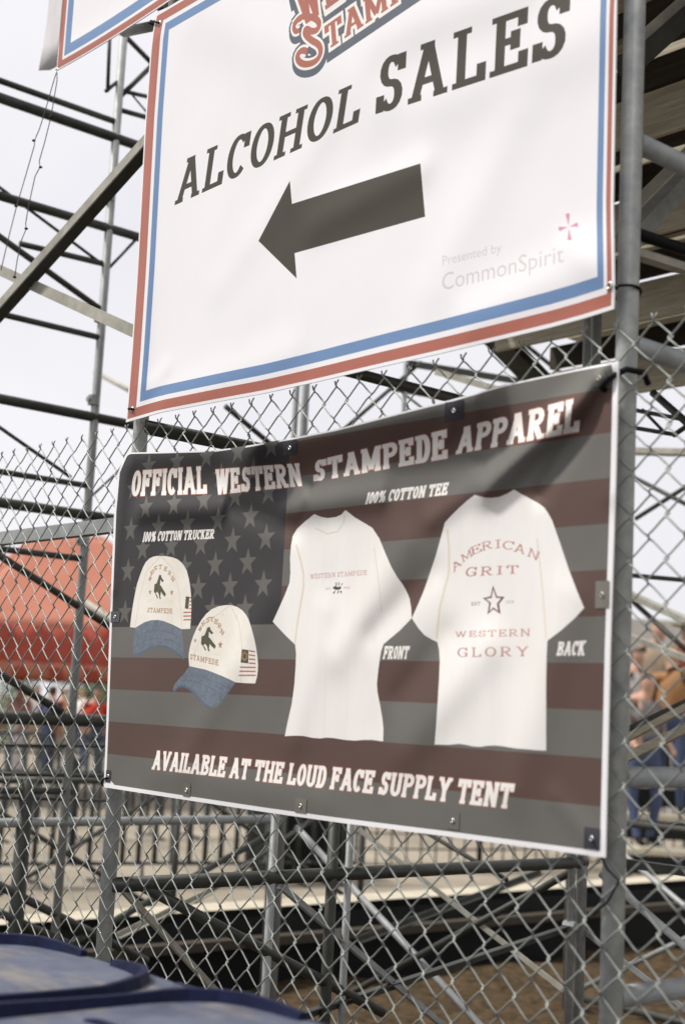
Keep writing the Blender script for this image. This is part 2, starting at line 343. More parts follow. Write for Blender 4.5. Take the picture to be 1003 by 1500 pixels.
# ================================================================ LETTER SHAPES
def arc(cx, cy, rx, ry, a0, a1, n=12):
    return [(cx+rx*math.cos(R(a0+(a1-a0)*i/n)), cy+ry*math.sin(R(a0+(a1-a0)*i/n))) for i in range(n+1)]
def glyph(ch, a, b, n=12):
    """centre lines, slabs (x, y, half width) and advance for a slab-serif capital; a, b = half pen widths"""
    S, T = [], []; W = .9
    if ch == 'A': S = [[(.12,0),(.46,1)],[(.46,1),(.82,0)],[(.24,.33),(.70,.33)]]; T = [(.12,0,.14),(.82,0,.14),(.42,1,.15)]; W = .95
    elif ch == 'B': S = [[(.2,0),(.2,1)],[(.2,1-b),(.48,1-b)]+arc(.48,.75,.25,.25-b,90,-90,n)[1:]+[(.2,.5+b)],[(.2,.5+b),(.5,.5+b)]+arc(.5,.26,.28,.26-b,80,-90,n)+[(.2,b)]]; T = [(.14,0,.12),(.14,1,.12)]; W = .92
    elif ch in 'CG':
        S = [arc(.5,.5,.42-a,.5-b,48,318 if ch == 'C' else 335,n*2)]; S.append([(.80,.64),(.80,.98)]); W = .92
        if ch == 'G': S.append([(.55,.42),(.9,.42)]); S.append([(.8,.06),(.8,.42)])
    elif ch == 'D': S = [[(.2,0),(.2,1)],[(.2,1-b),(.42,1-b)]+arc(.42,.5,.42-a,.5-b,90,-90,n*2)[1:]+[(.2,b)]]; T = [(.14,0,.12),(.14,1,.12)]; W = .95
    elif ch in 'EF':
        S = [[(.2,0),(.2,1)],[(.2,1-b),(.74,1-b)],[(.2,.52),(.58,.52)],[(.72,.72),(.72,1)],[(.56,.36),(.56,.68)]]; T = [(.18,1,.16),(.18,0,.17 if ch == 'E' else .2)]; W = .86
        if ch == 'E': S += [[(.2,b),(.78,b)],[(.76,0),(.76,.3)]]
    elif ch == 'H': S = [[(.2,0),(.2,1)],[(.8,0),(.8,1)],[(.2,.5),(.8,.5)]]; T = [(.2,0,.18),(.2,1,.18),(.8,0,.18),(.8,1,.18)]; W = 1.0
    elif ch == 'I': S = [[(.25,0),(.25,1)]]; T = [(.25,0,.21),(.25,1,.21)]; W = .5
    elif ch == 'K': S = [[(.2,0),(.2,1)],[(.2,.42),(.74,1)],[(.40,.60),(.80,0)]]; T = [(.2,0,.17),(.2,1,.17),(.74,1,.15),(.80,0,.15)]; W = .98
    elif ch == 'L': S = [[(.2,0),(.2,1)],[(.2,b),(.74,b)],[(.72,0),(.72,.32)]]; T = [(.2,0,.17),(.2,1,.19)]; W = .8
    elif ch == 'M': S = [[(.16,0),(.16,1)],[(1.0,0),(1.0,1)],[(.16,1),(.58,.12)],[(.58,.12),(1.0,1)]]; T = [(.16,0,.15),(.12,1,.12),(1.0,0,.15),(1.04,1,.12)]; W = 1.16
    elif ch == 'N': S = [[(.18,0),(.18,1)],[(.80,0),(.80,1)],[(.18,1),(.80,0)]]; T = [(.18,0,.16),(.14,1,.13),(.80,1,.16)]; W = .98
    elif ch == 'O': S = [arc(.5,.5,.43-a,.5-b,0,360,n*3)]; W = 1.0
    elif ch in 'PR':
        S = [[(.2,0),(.2,1)],[(.2,1-b),(.46,1-b)]+arc(.46,.72,.28,.28-b,90,-90,n)[1:]+[(.2,.44+b)]]; T = [(.2,0,.18),(.14,1,.12)]; W = .86
        if ch == 'R': S.append([(.44,.46),(.78,0)]); T.append((.82,0,.13)); W = .94
    elif ch == 'S':
        r = (.5-b)/2; S = [arc(.43,1-b-r,.33-a,r,25,270,n)[:-1]+arc(.43,b+r,.34-a,r,90,-155,n)]; S += [[(.72,.68),(.72,.98)],[(.13,.02),(.13,.32)]]; W = .84
    elif ch == 'T': S = [[(.44,0),(.44,1)],[(.06,1-b),(.82,1-b)],[(.08,.68),(.08,1)],[(.80,.68),(.80,1)]]; T = [(.44,0,.2)]; W = .88
    elif ch == 'U': S = [[(.2,1),(.2,.32)]+arc(.48,.32,.28,.32-b,180,360,n)[1:]+[(.76,1)]]; T = [(.2,1,.17),(.76,1,.15)]; W = .95
    elif ch == 'V': S = [[(.12,1),(.46,0)],[(.46,0),(.80,1)]]; T = [(.12,1,.15),(.80,1,.15)]; W = .92
    elif ch == 'W': S = [[(.10,1),(.34,0)],[(.34,0),(.58,.92)],[(.58,.92),(.82,0)],[(.82,0),(1.06,1)]]; T = [(.10,1,.14),(1.06,1,.14),(.58,1,.12)]; W = 1.17
    elif ch == 'Y': S = [[(.44,0),(.44,.45)],[(.44,.45),(.1,1)],[(.44,.45),(.78,1)]]; T = [(.44,0,.18),(.1,1,.14),(.78,1,.14)]; W = .88
    elif ch == '0': S = [arc(.43,.5,.38-a,.5-b,0,360,n*2)]; W = .86
    elif ch == '1': S = [[(.26,0),(.26,1)],[(.26,1-b),(.08,.80)]]; T = [(.26,0,.18)]; W = .52
    elif ch == '2': S = [arc(.35,.72,.27,.28-b,160,-40,n)+[(.1,b)],[(.1,b),(.64,b)]]; W = .72
    elif ch == '3': S = [arc(.33,.74,.25,.26-b,150,-85,n),arc(.33,.26,.28,.26-b,85,-150,n)]; W = .7
    elif ch == '4': S = [[(.5,0),(.5,1)],[(.5,1),(.08,.3)],[(.08,.3),(.68,.3)]]; W = .74
    elif ch == '9': S = [arc(.35,.70,.27-a,.30-b,0,360,n*2),[(.62-a,.7),(.4,0)]]; W = .72
    elif ch == '%': S = [arc(.22,.75,.17,.22,0,360,n),arc(.78,.25,.17,.22,0,360,n),[(.2,0),(.8,1)]]; W = 1.0
    elif ch == ' ': W = .42
    return S, T, W
def ribbon(path, a, b):
    """quads of a pen stroke with half width a across vertical runs and b across horizontal runs"""
    P = [Vector(p) for p in path]; closed = (P[0]-P[-1]).length < 1e-6 and len(P) > 3
    if closed: P = P[:-1]
    N = len(P); L = []; Rr = []
    for i, p in enumerate(P):
        if closed: d1 = (p-P[i-1]).normalized(); d2 = (P[(i+1) % N]-p).normalized()
        else:
            d1 = (p-P[i-1]).normalized() if i else (P[1]-p).normalized(); d2 = (P[i+1]-p).normalized() if i < N-1 else d1
        d = (d1+d2); d = d.normalized() if d.length > 1e-6 else d1
        nn = Vector((-d.y, d.x)); k = 1/max(.5, d.dot(d1))
        h = math.hypot(a*nn.x, b*nn.y)*k
        L.append(p+nn*h); Rr.append(p-nn*h)
    return [[Rr[i], Rr[(i+1) % N], L[(i+1) % N], L[i]] for i in range(N if closed else N-1)]
def clip_y(P, lo, hi):
    for sg, c in ((1, lo), (-1, hi)):
        o = []
        for i in range(len(P)):
            a, b = P[i], P[(i+1) % len(P)]; ia = sg*(a[1]-c) >= 0; ib = sg*(b[1]-c) >= 0
            if ia: o.append(a)
            if ia != ib: t = (c-a[1])/(b[1]-a[1]); o.append((a[0]+(b[0]-a[0])*t, c))
        P = o
        if not P: break
    return P
def chaikin(P, it=2):
    for _ in range(it):
        q = [P[0]]
        for a, b in zip(P[:-1], P[1:]): q += [(a[0]*.75+b[0]*.25, a[1]*.75+b[1]*.25), (a[0]*.25+b[0]*.75, a[1]*.25+b[1]*.75)]
        P = q+[P[-1]]
    return P
def word(text, wv, wh, serif=1.0, track=.06, n=10, grow=0.0):
    """polygons of a word, capital height 1; grow fattens every stroke (for outlines)"""
    out = []; x = 0; a0, b0 = wv/2, wh/2
    def shape(ch, g_):
        S, T, W = glyph(ch, a0, b0, n); res = []
        for p in S:
            q = list(p)
            if g_ and (Vector(p[0])-Vector(p[-1])).length > 1e-6:
                A, B = Vector(p[0]), Vector(p[-1])
                q[0] = tuple(A+(A-Vector(p[1])).normalized()*g_); q[-1] = tuple(B+(B-Vector(p[-2])).normalized()*g_)
            res += [[(v.x, v.y) for v in r] for r in ribbon(q, a0+g_, b0+g_)]
        for (sx, sy, hw) in T:
            hw = (hw-.09)*serif+max(a0,.05)+.02; y0, y1 = (sy-wh*.85, sy) if sy > .5 else (sy, sy+wh*.85)
            res.append([(sx-hw-g_,y0-g_),(sx+hw+g_,y0-g_),(sx+hw+g_,y1+g_),(sx-hw-g_,y1+g_)])
        return [c for c in (clip_y(p, -g_, 1+g_) for p in res) if len(c) > 2], W
    for ch in text:
        P0, W = shape(ch, 0)
        if not P0: x += W; continue
        lo = min(v[0] for p in P0 for v in p); hi = max(v[0] for p in P0 for v in p)
        for p in (shape(ch, grow)[0] if grow else P0): out.append([(v[0]-lo+x, v[1]) for v in p])
        x += hi-lo+track+.05
    return out, x-track-.05
def plane(p): q = oY(p, 0.0); return (q.x, q.z)
def fit(polys, width, BL, BR, TL, TR, shear=0.0):
    """lay a word of given width into a quadrilateral given by four photo points read on the banner's plane"""
    a, b, c, d = (Vector(plane(p)) for p in (BL, BR, TL, TR)); res = []
    for pg in polys:
        q = []
        for (x, y) in pg:
            u = (x+shear*(y-.0))/width; v = y
            q.append((a*(1-u)+b*u)*(1-v)+(c*(1-u)+d*u)*v)
        res.append(q)
    return res
def put(text, BL, BR, TL, TR, wv, wh, serif=1, track=.06, shear=0, n=10, grow=0):
    P, W = word(text, wv, wh, serif, track, n, grow); return fit(P, W, BL, BR, TL, TR, shear)
def single(ch, c, h, wd, ang, wv, wh, n=5, grow=0):
    """one letter centred on photo point c; h, wd = height and width in metres"""
    P, W = word(ch, wv, wh, 1, 0, n, grow); o = Vector(plane(c)); M = Matrix.Rotation(R(ang), 2); res = []
    for pg in P: res.append([o+M@Vector(((x/W-.5)*wd, (y-.5)*h)) for (x, y) in pg])
    return res
def sans(text, BL, BR, TL, TR):
    cu = bpy.data.curves.new('tmp', 'FONT'); cu.body = text; cu.resolution_u = 3
    ob = bpy.data.objects.new('tmp', cu); COL.objects.link(ob); bpy.context.view_layer.update()
    me = ob.to_mesh(); me.calc_loop_triangles()
    V = [(v.co.x, v.co.y) for v in me.vertices]; T = [tuple(t.vertices) for t in me.loop_triangles]
    x0 = min(v[0] for v in V); x1 = max(v[0] for v in V)
    P = [[((V[i][0]-x0), V[i][1]/.72) for i in t] for t in T]
    ob.to_mesh_clear(); bpy.data.objects.remove(ob); bpy.data.curves.remove(cu)
    return fit(P, x1-x0, BL, BR, TL, TR)
def poly(pts): return [Vector(plane(p)) for p in pts]
def curve_band(pts, wd):
    P = [Vector(plane(p)) for p in pts]; return ribbon(P, wd/2, wd/2)
def smooth_closed(pts, it=2):
    for _ in range(it):
        q = []
        for i in range(len(pts)):
            a, b = pts[i], pts[(i+1) % len(pts)]
            q += [(a[0]*.75+b[0]*.25, a[1]*.75+b[1]*.25), (a[0]*.25+b[0]*.75, a[1]*.25+b[1]*.75)]
        pts = q
    return pts

# ================================================================ PRINTED BANNERS
def seg_dist(p, a, b):
    ab = b-a; t = max(0, min(1, (p-a).dot(ab)/max(1e-9, ab.length_squared))); return (p-(a+ab*t)).length
def make_banner(root, outline, layers, disp, y0, grid=.014):
    """cut one sheet along every printed edge; each printed piece becomes a part lying exactly in the sheet"""
    V, Fc, lay = [], [], []
    def add(pg, k):
        if len(pg) == 4: add((pg[0],pg[1],pg[2]), k); add((pg[0],pg[2],pg[3]), k); return
        ar = sum(pg[i][0]*pg[(i+1) % len(pg)][1]-pg[(i+1) % len(pg)][0]*pg[i][1] for i in range(len(pg)))
        if abs(ar) < 2e-8: return
        if ar < 0: pg = pg[::-1]
        dn = []                                 # long printed edges are divided so that they follow the folds
        for i in range(len(pg)):
            a, b = Vector((pg[i][0],pg[i][1])), Vector((pg[(i+1) % len(pg)][0],pg[(i+1) % len(pg)][1])); m_ = max(1, int((b-a).length/(grid*1.2)))
            dn += [a+(b-a)*(t_/m_) for t_ in range(m_)]
        pg = dn
        n = len(V); V.extend(Vector((p[0], p[1])) for p in pg); Fc.append(list(range(n, n+len(pg)))); lay.append(k)
    add(outline, 0)
    for k, (nm, m, polys) in enumerate(layers):
        for pg in polys: add(pg, k)
    xs = [p[0] for p in outline]; zs = [p[1] for p in outline]
    x = min(xs)+.004
    while x < max(xs):
        z = min(zs)+.004
        while z < max(zs):
            V.append(Vector((x+random.uniform(-.002,.002), z+random.uniform(-.002,.002)))); z += grid
        x += grid
    vo, eo, fo, ov, oe, of = delaunay_2d_cdt(V, [], Fc, 0, 1e-6, True)
    # which printed shape each small triangle lies in, by its middle point
    cx_ = np.array([[sum(vo[i].x for i in f)/len(f), sum(vo[i].y for i in f)/len(f)] for f in fo])
    best = np.full(len(fo), -1)
    for fc, k in zip(Fc, lay):
        P = np.array([[V[i].x, V[i].y] for i in fc]); lo_, hi_ = P.min(0), P.max(0)
        ix = np.nonzero((cx_[:,0] >= lo_[0]) & (cx_[:,0] <= hi_[0]) & (cx_[:,1] >= lo_[1]) & (cx_[:,1] <= hi_[1]))[0]
        if not len(ix): continue
        q = cx_[ix]; ins = np.zeros(len(ix), bool)
        for i in range(len(P)):
            (x1, y1), (x2, y2) = P[i], P[(i+1) % len(P)]
            if y1 == y2: continue
            c_ = (y1 > q[:,1]) != (y2 > q[:,1]); ins ^= c_ & (q[:,0] < (x2-x1)*(q[:,1]-y1)/(y2-y1)+x1)
        if fc is Fc[0]: best[ix[ins]] = 0
        else: w_ = ix[ins]; w_ = w_[best[w_] >= 0]; best[w_] = np.maximum(best[w_], k)
    def pos(p):
        B = Vector((p[0], y0, p[1])); return B+(CAM-B).normalized()*disp(p)
    def nrm(p):
        h = .004; dx = pos((p[0]+h,p[1]))-pos((p[0]-h,p[1])); dz = pos((p[0],p[1]+h))-pos((p[0],p[1]-h))
        n = dx.cross(dz).normalized(); return n if n.y < 0 else -n
    PP = [pos(v) for v in vo]; NN = [nrm(v) for v in vo]
    parts = {}; order = []
    for fi, f in enumerate(fo):
        if best[fi] < 0: continue
        k = int(best[fi]); nm = layers[k][0]
        if nm not in parts: parts[nm] = []; order.append(nm)
        parts[nm].append((f, k))
    objs = {}
    for nm in order:
        idx = {}; vv = []; nn = []; ff = []; mi = []; ms = []
        for f, k in parts[nm]:
            q = []
            for i in f:
                if i not in idx: idx[i] = len(vv); vv.append(PP[i]); nn.append(NN[i])
                q.append(idx[i])
            a, b, c = (vv[i] for i in q[:3])
            if (b-a).cross(c-a).y > 0: q = q[::-1]
            ff.append(q); m = layers[k][1]
            if m not in ms: ms.append(m)
            mi.append(ms.index(m))
        o = mesh_obj(nm.split('#')[0], vv, ff, None, root, True, ms, mi)
        o.data.normals_split_custom_set_from_vertices(nn)
        objs[nm] = o
    # plain back of the sheet and its cut edge
    n = len(outline); keep = [f for fi, f in enumerate(fo) if best[fi] >= 0]
    mb = MB(); mb.add([p+Vector((0,.0035,0)) for p in PP], [tuple(f) for f in keep])
    fr = [pos(p) for p in outline]; bk = [p+Vector((0,.0035,0)) for p in fr]
    mb.add(fr+bk, [(i,(i+1) % n,n+(i+1) % n,n+i) for i in range(n)])
    objs['backing'] = mb.build('backing', VINYL, root, False)
    return objs, pos, nrm
def bump_fn(ridges, waves):
    rr = [(Vector(plane(a)), Vector(plane(b)), amp, sg) for a, b, amp, sg in ridges]
    def f(p):
        q = Vector((p[0], p[1])); d = 0
        for a, b, amp, sg in rr:
            t = seg_dist(q, a, b)/sg
            if t < 3.2: d += amp*math.exp(-t*t)
        for (sx, sz, amp, ph) in waves: d += amp*(noise.noise((q.x*sx+ph, q.y*sz+ph, ph))+.6)
        return max(0, d)
    return f
def dense(pts, n=8):
    res = []
    for i in range(len(pts)-1):
        for k in range(n): t = k/n; res.append((pts[i][0]*(1-t)+pts[i+1][0]*t, pts[i][1]*(1-t)+pts[i+1][1]*t))
    return res+[pts[-1]]

RED = mat('print_red', (.385,.12,.08), .45, 0, .06, 6); BLUE = mat('print_blue', (.135,.235,.42), .45, 0, .05, 6)
INK = mat('print_ink', (.060,.054,.040), .55, 0, .05, 6, spec=.25); SLATE = mat('print_slate', (.085,.10,.125), .45, 0, .1, 20)
PALE = mat('print_pale_grey', (.60,.56,.57), .45, 0, 0); PINK = mat('print_pink', (.60,.27,.36), .45, 0, .05, 9)
CREAMW = mat('print_off_white', (.80,.765,.715), .45, 0, 0)

# ---- white arrow banner
UX0, UX1, UZ0, UZ1 = -.012, 1.672, 2.315, 3.515
UB = empty('banner', (.83,-.012,2.315), 'large white banner with dark left arrow, red and blue border, above the flag print banner', 'banner')
botpx = [(191,620),(240,606),(330,589),(392,578),(470,561),(560,540),(650,520),(740,499),(812,482),(860,469),(905,455)]
bot = [plane(p) for p in dense(botpx, 4)]
lef = [plane(p) for p in dense([(236,20),(228,60),(219,180),(207,400),(199,520),(191,620)], 5)]
rgt = [plane(p) for p in dense([(905,455),(906,420),(904,300),(909,0)], 5)]
rgt += [(rgt[-1][0]+.004, z) for z in (3.0,3.1,3.2,3.3,3.4,3.5)]
top = [(lef[0][0]+(rgt[-1][0]-lef[0][0])*(1-i/30), UZ1-.01) for i in range(0,31)]
outl = lef[:-1]+bot[:-1]+rgt+top[1:-1]
def inset(l, r, b, t):
    """border rectangle that follows the sheet's slightly wavy edge"""
    n = 24; P = []
    def lx(z): # left edge at height z
        for i in range(len(lef)-1):
            if lef[i+1][1] <= z <= lef[i][1]:
                s = (z-lef[i+1][1])/(lef[i][1]-lef[i+1][1]); return lef[i+1][0]*(1-s)+lef[i][0]*s
        return lef[-1][0] if z < lef[-1][1] else lef[0][0]
    def bz(x):
        for i in range(len(bot)-1):
            if bot[i][0] <= x <= bot[i+1][0]:
                s = (x-bot[i][0])/(bot[i+1][0]-bot[i][0]); return bot[i][1]*(1-s)+bot[i+1][1]*s
        return bot[0][1] if x < bot[0][0] else bot[-1][1]
    def rx(z):
        for i in range(len(rgt)-1):
            if rgt[i][1] <= z <= rgt[i+1][1]:
                s = (z-rgt[i][1])/(rgt[i+1][1]-rgt[i][1]); return rgt[i][0]*(1-s)+rgt[i+1][0]*s
        return rgt[0][0] if z < rgt[0][1] else rgt[-1][0]
    zt = top[0][1]-t; zb0 = bz(lef[-1][0]+l+.01)+b
    for i in range(n): z = zt+(zb0-zt)*i/n; P.append(Vector((lx(z)+l, z)))
    xa = lx(zb0)+l; zb1 = bz(rgt[0][0]-r)+b; xb = rx(zb1)-r
    for i in range(n): x = xa+(xb-xa)*i/n; P.append(Vector((x, bz(x)+b)))
    for i in range(n+1): z = zb1+(zt-zb1)*i/n; P.append(Vector((rx(z)-r, z)))
    return P
L = [('sheet', VINYL, []),
     ('border#r', RED, [inset(.006,.006,.008,.008)]), ('sheet', VINYL, [inset(.047,.017,.034,.034)]),
     ('border#b', BLUE, [inset(.063,.025,.047,.047)]), ('sheet', VINYL, [inset(.090,.040,.074,.074)])]
L += [('arrow', INK, [poly([(385,355),(441,410),(438,373),(629,320),(622,242),(434,301),(431,267)])]),
      ('lettering#a', INK, put('ALCOHOL', (262,303),(531,182),(266,241),(534,121), .225,.12, .85, .05, .15, 12)),
      ('lettering#s', INK, put('SALES', (556,172),(838,81),(557,92),(838,-8), .235,.125, 1, .05, .06, 12)),
      ('lettering#p', PALE, sans('Presented by', (655,391),(741,371),(654,377),(741,357))),
      ('lettering#c', PALE, sans('CommonSpirit', (654,428),(832,386),(654,402),(832,360)))]
def petal(c, dx, dy, wd):
    c = Vector(c); d = Vector((dx,dy)); nn = Vector((-dy,dx)).normalized()*wd
    return poly([tuple(c+d*.02), tuple(c+d*.5+nn*.45), tuple(c+d*.92+nn), tuple(c+d), tuple(c+d*.92-nn), tuple(c+d*.5-nn*.45)])
L.append(('emblem', PINK, [petal((839,335),-15,3.5,3.6), petal((839,335),14,-3.5,3.6), petal((839,335),-1.5,-20,3.4), petal((839,335),1.5,20,3.4)]))
# two-line red show logo with white and slate outlines, set on a rising line; most of it lies above the frame
def logo(grow):
    P = []
    P += put('STAMPEDE'[1:], (484,78),(690,-62),(478,44),(682,-98), .25,.12, .7, .03, .12, 8, grow)
    P += put('WESTERN', (447,44),(660,-110),(432,-12),(640,-168), .27,.12, .7, .03, .1, 8, grow)
    # swash S
    sw = [(437,44),(434,36),(440,28),(450,33),(452,44),(447,52),(440,50),(436,40),(446,27),(462,27),(474,34),(473,46),(463,50),(454,44),(452,52),(462,62),(474,68),(477,80),(470,93),(455,98),(444,94),(441,84),(448,76),(456,78)]
    sw = [(x, y) for x, y in sw[7:]]
    P += ribbon([Vector(plane(p)) for p in chaikin(sw)], .0085+grow*.05, .0085+grow*.05)
    P += ribbon([Vector(plane(p)) for p in chaikin([(448,30),(440,34),(436,42),(439,50),(445,47)])], .007+grow*.05, .007+grow*.05)
    return P
def shifted(P, dx, dz): return [[(p[0]+dx, p[1]+dz) for p in pg] for pg in P]
L += [('logo', SLATE, shifted(logo(.30), .004, -.012)), ('logo', SLATE, logo(.26)), ('logo', CREAMW, logo(.13)), ('logo', RED, logo(0))]
du = bump_fn([((300,20),(560,150),.012,.10),((470,330),(620,250),.010,.05),((640,150),(860,60),.010,.09),((236,60),(215,560),.012,.035),((250,590),(430,520),.008,.06),((700,470),(880,380),.010,.06),((560,60),(760,-20),.012,.08),((480,200),(330,420),.005,.06),((760,180),(640,420),.006,.07),((899,421),(840,360),.004,.03),((203,600),(250,540),.004,.03)],
             [(1.6,1.2,.014,3.1),(5,4,.0035,8.2)])
uo, upos, unrm = make_banner(UB, outl, L, du, -.014, .012)

GROM = mat('grommet_nickel', (.62,.60,.55), .3, .9, .1, 60)
def grommet(root, posf, p, r=.009):
    q = plane(p); c = posf(q); d = Vector((0,-1,0))
    v = []; f = []; n = 14
    for rr, yy in ((r*.5,.0006),(r*.62,.0024),(r*.85,.0024),(r,.0006)):
        for k in range(n): t = 2*math.pi*k/n; v.append(c+d*yy+Vector((rr*math.cos(t),0,rr*math.sin(t))))
    for i in range(3):
        for k in range(n): f.append((i*n+k,i*n+(k+1) % n,(i+1)*n+(k+1) % n,(i+1)*n+k))
    return mesh_obj('grommet', v, f, GROM, root, True)
for p in ((200,601),(240,37),(899,421)): grommet(UB, upos, p, .008)

# ---- apparel banner with flag print
LB = empty('banner', (.84,-.012,1.30), 'dark flag print banner showing two caps and two white shirts on the fence', 'banner')
topx = [(190,668),(198,664),(250,663),(320,661),(370,654),(440,642),(500,630),(600,604),(665,588),(750,564),(850,543),(912,531)]
botx = [(159,1153),(281,1172),(399,1190),(498,1204),(670,1226),(893,1256)]
lefx = [(190,668),(179,694),(174,750),(168,900),(163,1050),(159,1153)]
rgtx = [(893,1256),(900,950),(908,700),(912,531)]
outl2 = poly(dense(lefx, 6)[:-1]+dense(botx, 8)[:-1]+dense(rgtx, 12)[:-1]+dense(topx[::-1], 6)[:-1])
X0, X1 = -.05, 1.72
GREY = mat('print_grey', s2l(101,99,94), .55, 0, .05, 5, .02, 900, spec=.3); BROWN = mat('print_brown', s2l(88,68,61), .55, 0, .05, 5, .02, 900, spec=.3)
NAVY = mat('print_charcoal', s2l(55,52,53), .55, 0, .05, 5, .02, 900, spec=.3); STARM = mat('print_star', s2l(88,86,81), .5, 0, .04, 9)
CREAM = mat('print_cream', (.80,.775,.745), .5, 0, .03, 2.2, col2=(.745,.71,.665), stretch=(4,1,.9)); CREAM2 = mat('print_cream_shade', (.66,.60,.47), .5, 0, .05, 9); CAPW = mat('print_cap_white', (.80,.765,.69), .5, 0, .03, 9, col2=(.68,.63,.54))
DENIM = mat('print_denim', (.16,.19,.225), .5, 0, .22, 90, col2=(.095,.12,.155)); DENIMD = mat('print_denim_dark', (.08,.11,.16), .5, 0, .1, 60)
SEAM2 = mat('print_fold', (.765,.735,.695), .5, 0, .02, 4); FRINGE = mat('print_rust', (.36,.13,.075), .5, 0, .1, 20); THREAD = mat('print_thread', (.36,.20,.09), .5, 0, .2, 90); OLIVE = mat('print_olive', (.075,.07,.035), .5, 0, .4, 160)
SHIRTRED = mat('print_shirt_red', (.40,.15,.12), .5, 0, .15, 50); DKBR = mat('print_dark_brown', (.12,.05,.03), .5, 0, .2, 60)
zt = 2.224; L2 = [('sheet', VINYL, [])]
# printed field leaves the white hem showing left, right and below
cen = (1.0, 1.75)
fld = []
for p in outl2:
    q = Vector(p); x = min(max(q.x, None or -9), 9)
    fld.append(q)
def field():
    l = [Vector(plane(p))+Vector((.011,0)) for p in dense(lefx, 6)]
    b = [Vector(plane(p))+Vector((0,.010)) for p in dense(botx, 8)]
    r = [Vector(plane(p))+Vector((-.012,0)) for p in dense(rgtx, 12)]
    t = [Vector(plane(p))+Vector((0,-.004)) for p in dense(topx[::-1], 6)]
    b = [q for q in b if l[-1].x < q.x < r[0].x-.001]; l = [q for q in l if q.y > b[0].y+.002 and q.y < t[-1].y-.002]
    r = [q for q in r if q.y > b[-1].y+.002 and q.y < t[0].y-.002]; t = [q for q in t if l[0].x+.004 < q.x < r[-1].x-.002]
    return l+b+r+t
FLD = field()
def clip_z(pg, za, zb):
    def half(P, s, c):
        o = []
        for i in range(len(P)):
            a, b = P[i], P[(i+1) % len(P)]; ia = s*(a.y-c) >= 0; ib = s*(b.y-c) >= 0
            if ia: o.append(a)
            if ia != ib: t = (c-a.y)/(b.y-a.y); o.append(a+(b-a)*t)
        return o
    return half(half(pg, 1, za), -1, zb)
def clip_x(pg, xa):
    o = []
    for i in range(len(pg)):
        a, b = pg[i], pg[(i+1) % len(pg)]; ia = a.x <= xa; ib = b.x <= xa
        if ia: o.append(a)
        if ia != ib: t = (xa-a.x)/(b.x-a.x); o.append(a+(b-a)*t)
    return o
zc = [zt-.0555-.0854*k for k in range(12)]
L2.append(('flag_print', GREY, [FLD]))
for k in range(0, 11, 2):
    pg = clip_z(FLD, zc[k+1], zc[k])
    if len(pg) > 2: L2.append(('flag_print', BROWN, [pg]))
CX = .715
can = clip_x(clip_z(FLD, zc[5]-.004, 9), CX)
L2.append(('flag_print', NAVY, [can]))
stars = []
def star(c, r, rin=.40, rot=0):
    return [Vector((c[0]+(r if i % 2 == 0 else r*rin)*math.sin(math.pi*i/5+rot), c[1]+(r if i % 2 == 0 else r*rin)*math.cos(math.pi*i/5+rot))) for i in range(10)]
for rr in range(9):
    for cc in range(7):
        x = .045+cc*.133+(.0665 if rr % 2 else 0); z = zc[5]+.035+rr*.056
        if x < CX-.03 and z < zt-.03: stars.append(star((x, z), .036))
L2.append(('flag_print', STARM, stars))
# lettering with a thin rust outline
def title(key, text, q, wv=.305, wh=.17, sh=.16, tr=.02, g=.03, sr=.35):
    L2.append(('lettering#'+key, FRINGE, put(text, *q, wv, wh, sr, tr, sh, 8, g)))
    L2.append(('lettering#'+key, CREAMW, put(text, *q, wv, wh, sr, tr, sh, 8, 0)))
title('1', 'OFFICIAL', ((198,728),(310,724),(200,691),(306,684)))
title('2', 'WESTERN', ((322,726),(450,713),(320,689),(442,680)))
title('3', 'STAMPEDE', ((466,707),(662,673),(462,678),(658,631)))
title('4', 'APPAREL', ((674,667),(854,634),(676,630),(854,584)), sh=.16)
title('5', 'AVAILABLE AT THE LOUD FACE SUPPLY TENT', ((229,1127),(755,1185),(232,1099),(758,1148)))
for key, tx, q in (('6','100% COTTON TRUCKER',((215,795),(320,790),(217,780),(321,776))), ('7','100% COTTON TEE',((541,740),(661,726),(544,723),(663,708))),
                   ('8','FRONT',((567,966),(604,966),(569,947),(606,947))), ('9','BACK',((821,961),(862,961),(823,941),(864,939)))):
    L2.append(('lettering#'+key, CREAMW, put(tx, *q, .31,.165, .5, .0, .18, 6)))
def zp(o, s, pts): return [(o[0]+x/s, o[1]+y/s) for x, y in pts]
S1 = zp((400,720), 3.946, [(265,135),(300,150),(340,158),(390,152),(420,138),(445,112),(500,155),(560,190),(600,215),(640,275),(675,360),(710,440),(745,500),(775,540),(800,585),(815,620),(824,675),(828,735),(760,805),(665,885),(650,930),(635,1030),(627,1110),(630,1160),(645,1235),(658,1310),(665,1370),(663,1445),(600,1436),(550,1436),(500,1441),(440,1436),(380,1426),(335,1423),(300,1428),(250,1424),(200,1413),(150,1412),(95,1415),(112,1330),(135,1230),(150,1120),(157,1020),(160,940),(155,888),(95,830),(25,755),(55,690),(95,600),(122,530),(127,470),(125,390),(130,320),(140,262),(165,220),(210,178)])
S2 = zp((600,700), 3.343, [(340,88),(380,99),(420,103),(460,98),(500,82),(533,62),(570,85),(610,106),(650,128),(680,150),(700,178),(720,215),(760,330),(800,450),(840,555),(876,640),(830,690),(760,752),(696,800),(692,880),(690,1000),(690,1150),(690,1336),(640,1334),(590,1329),(550,1326),(520,1322),(480,1315),(440,1311),(400,1313),(370,1318),(330,1315),(300,1308),(265,1303),(210,1308),(145,1306),(152,1220),(160,1100),(167,980),(170,900),(166,840),(158,806),(128,792),(95,772),(65,738),(33,690),(60,630),(90,560),(125,460),(150,385),(175,295),(195,222),(225,190),(265,150),(300,118)])
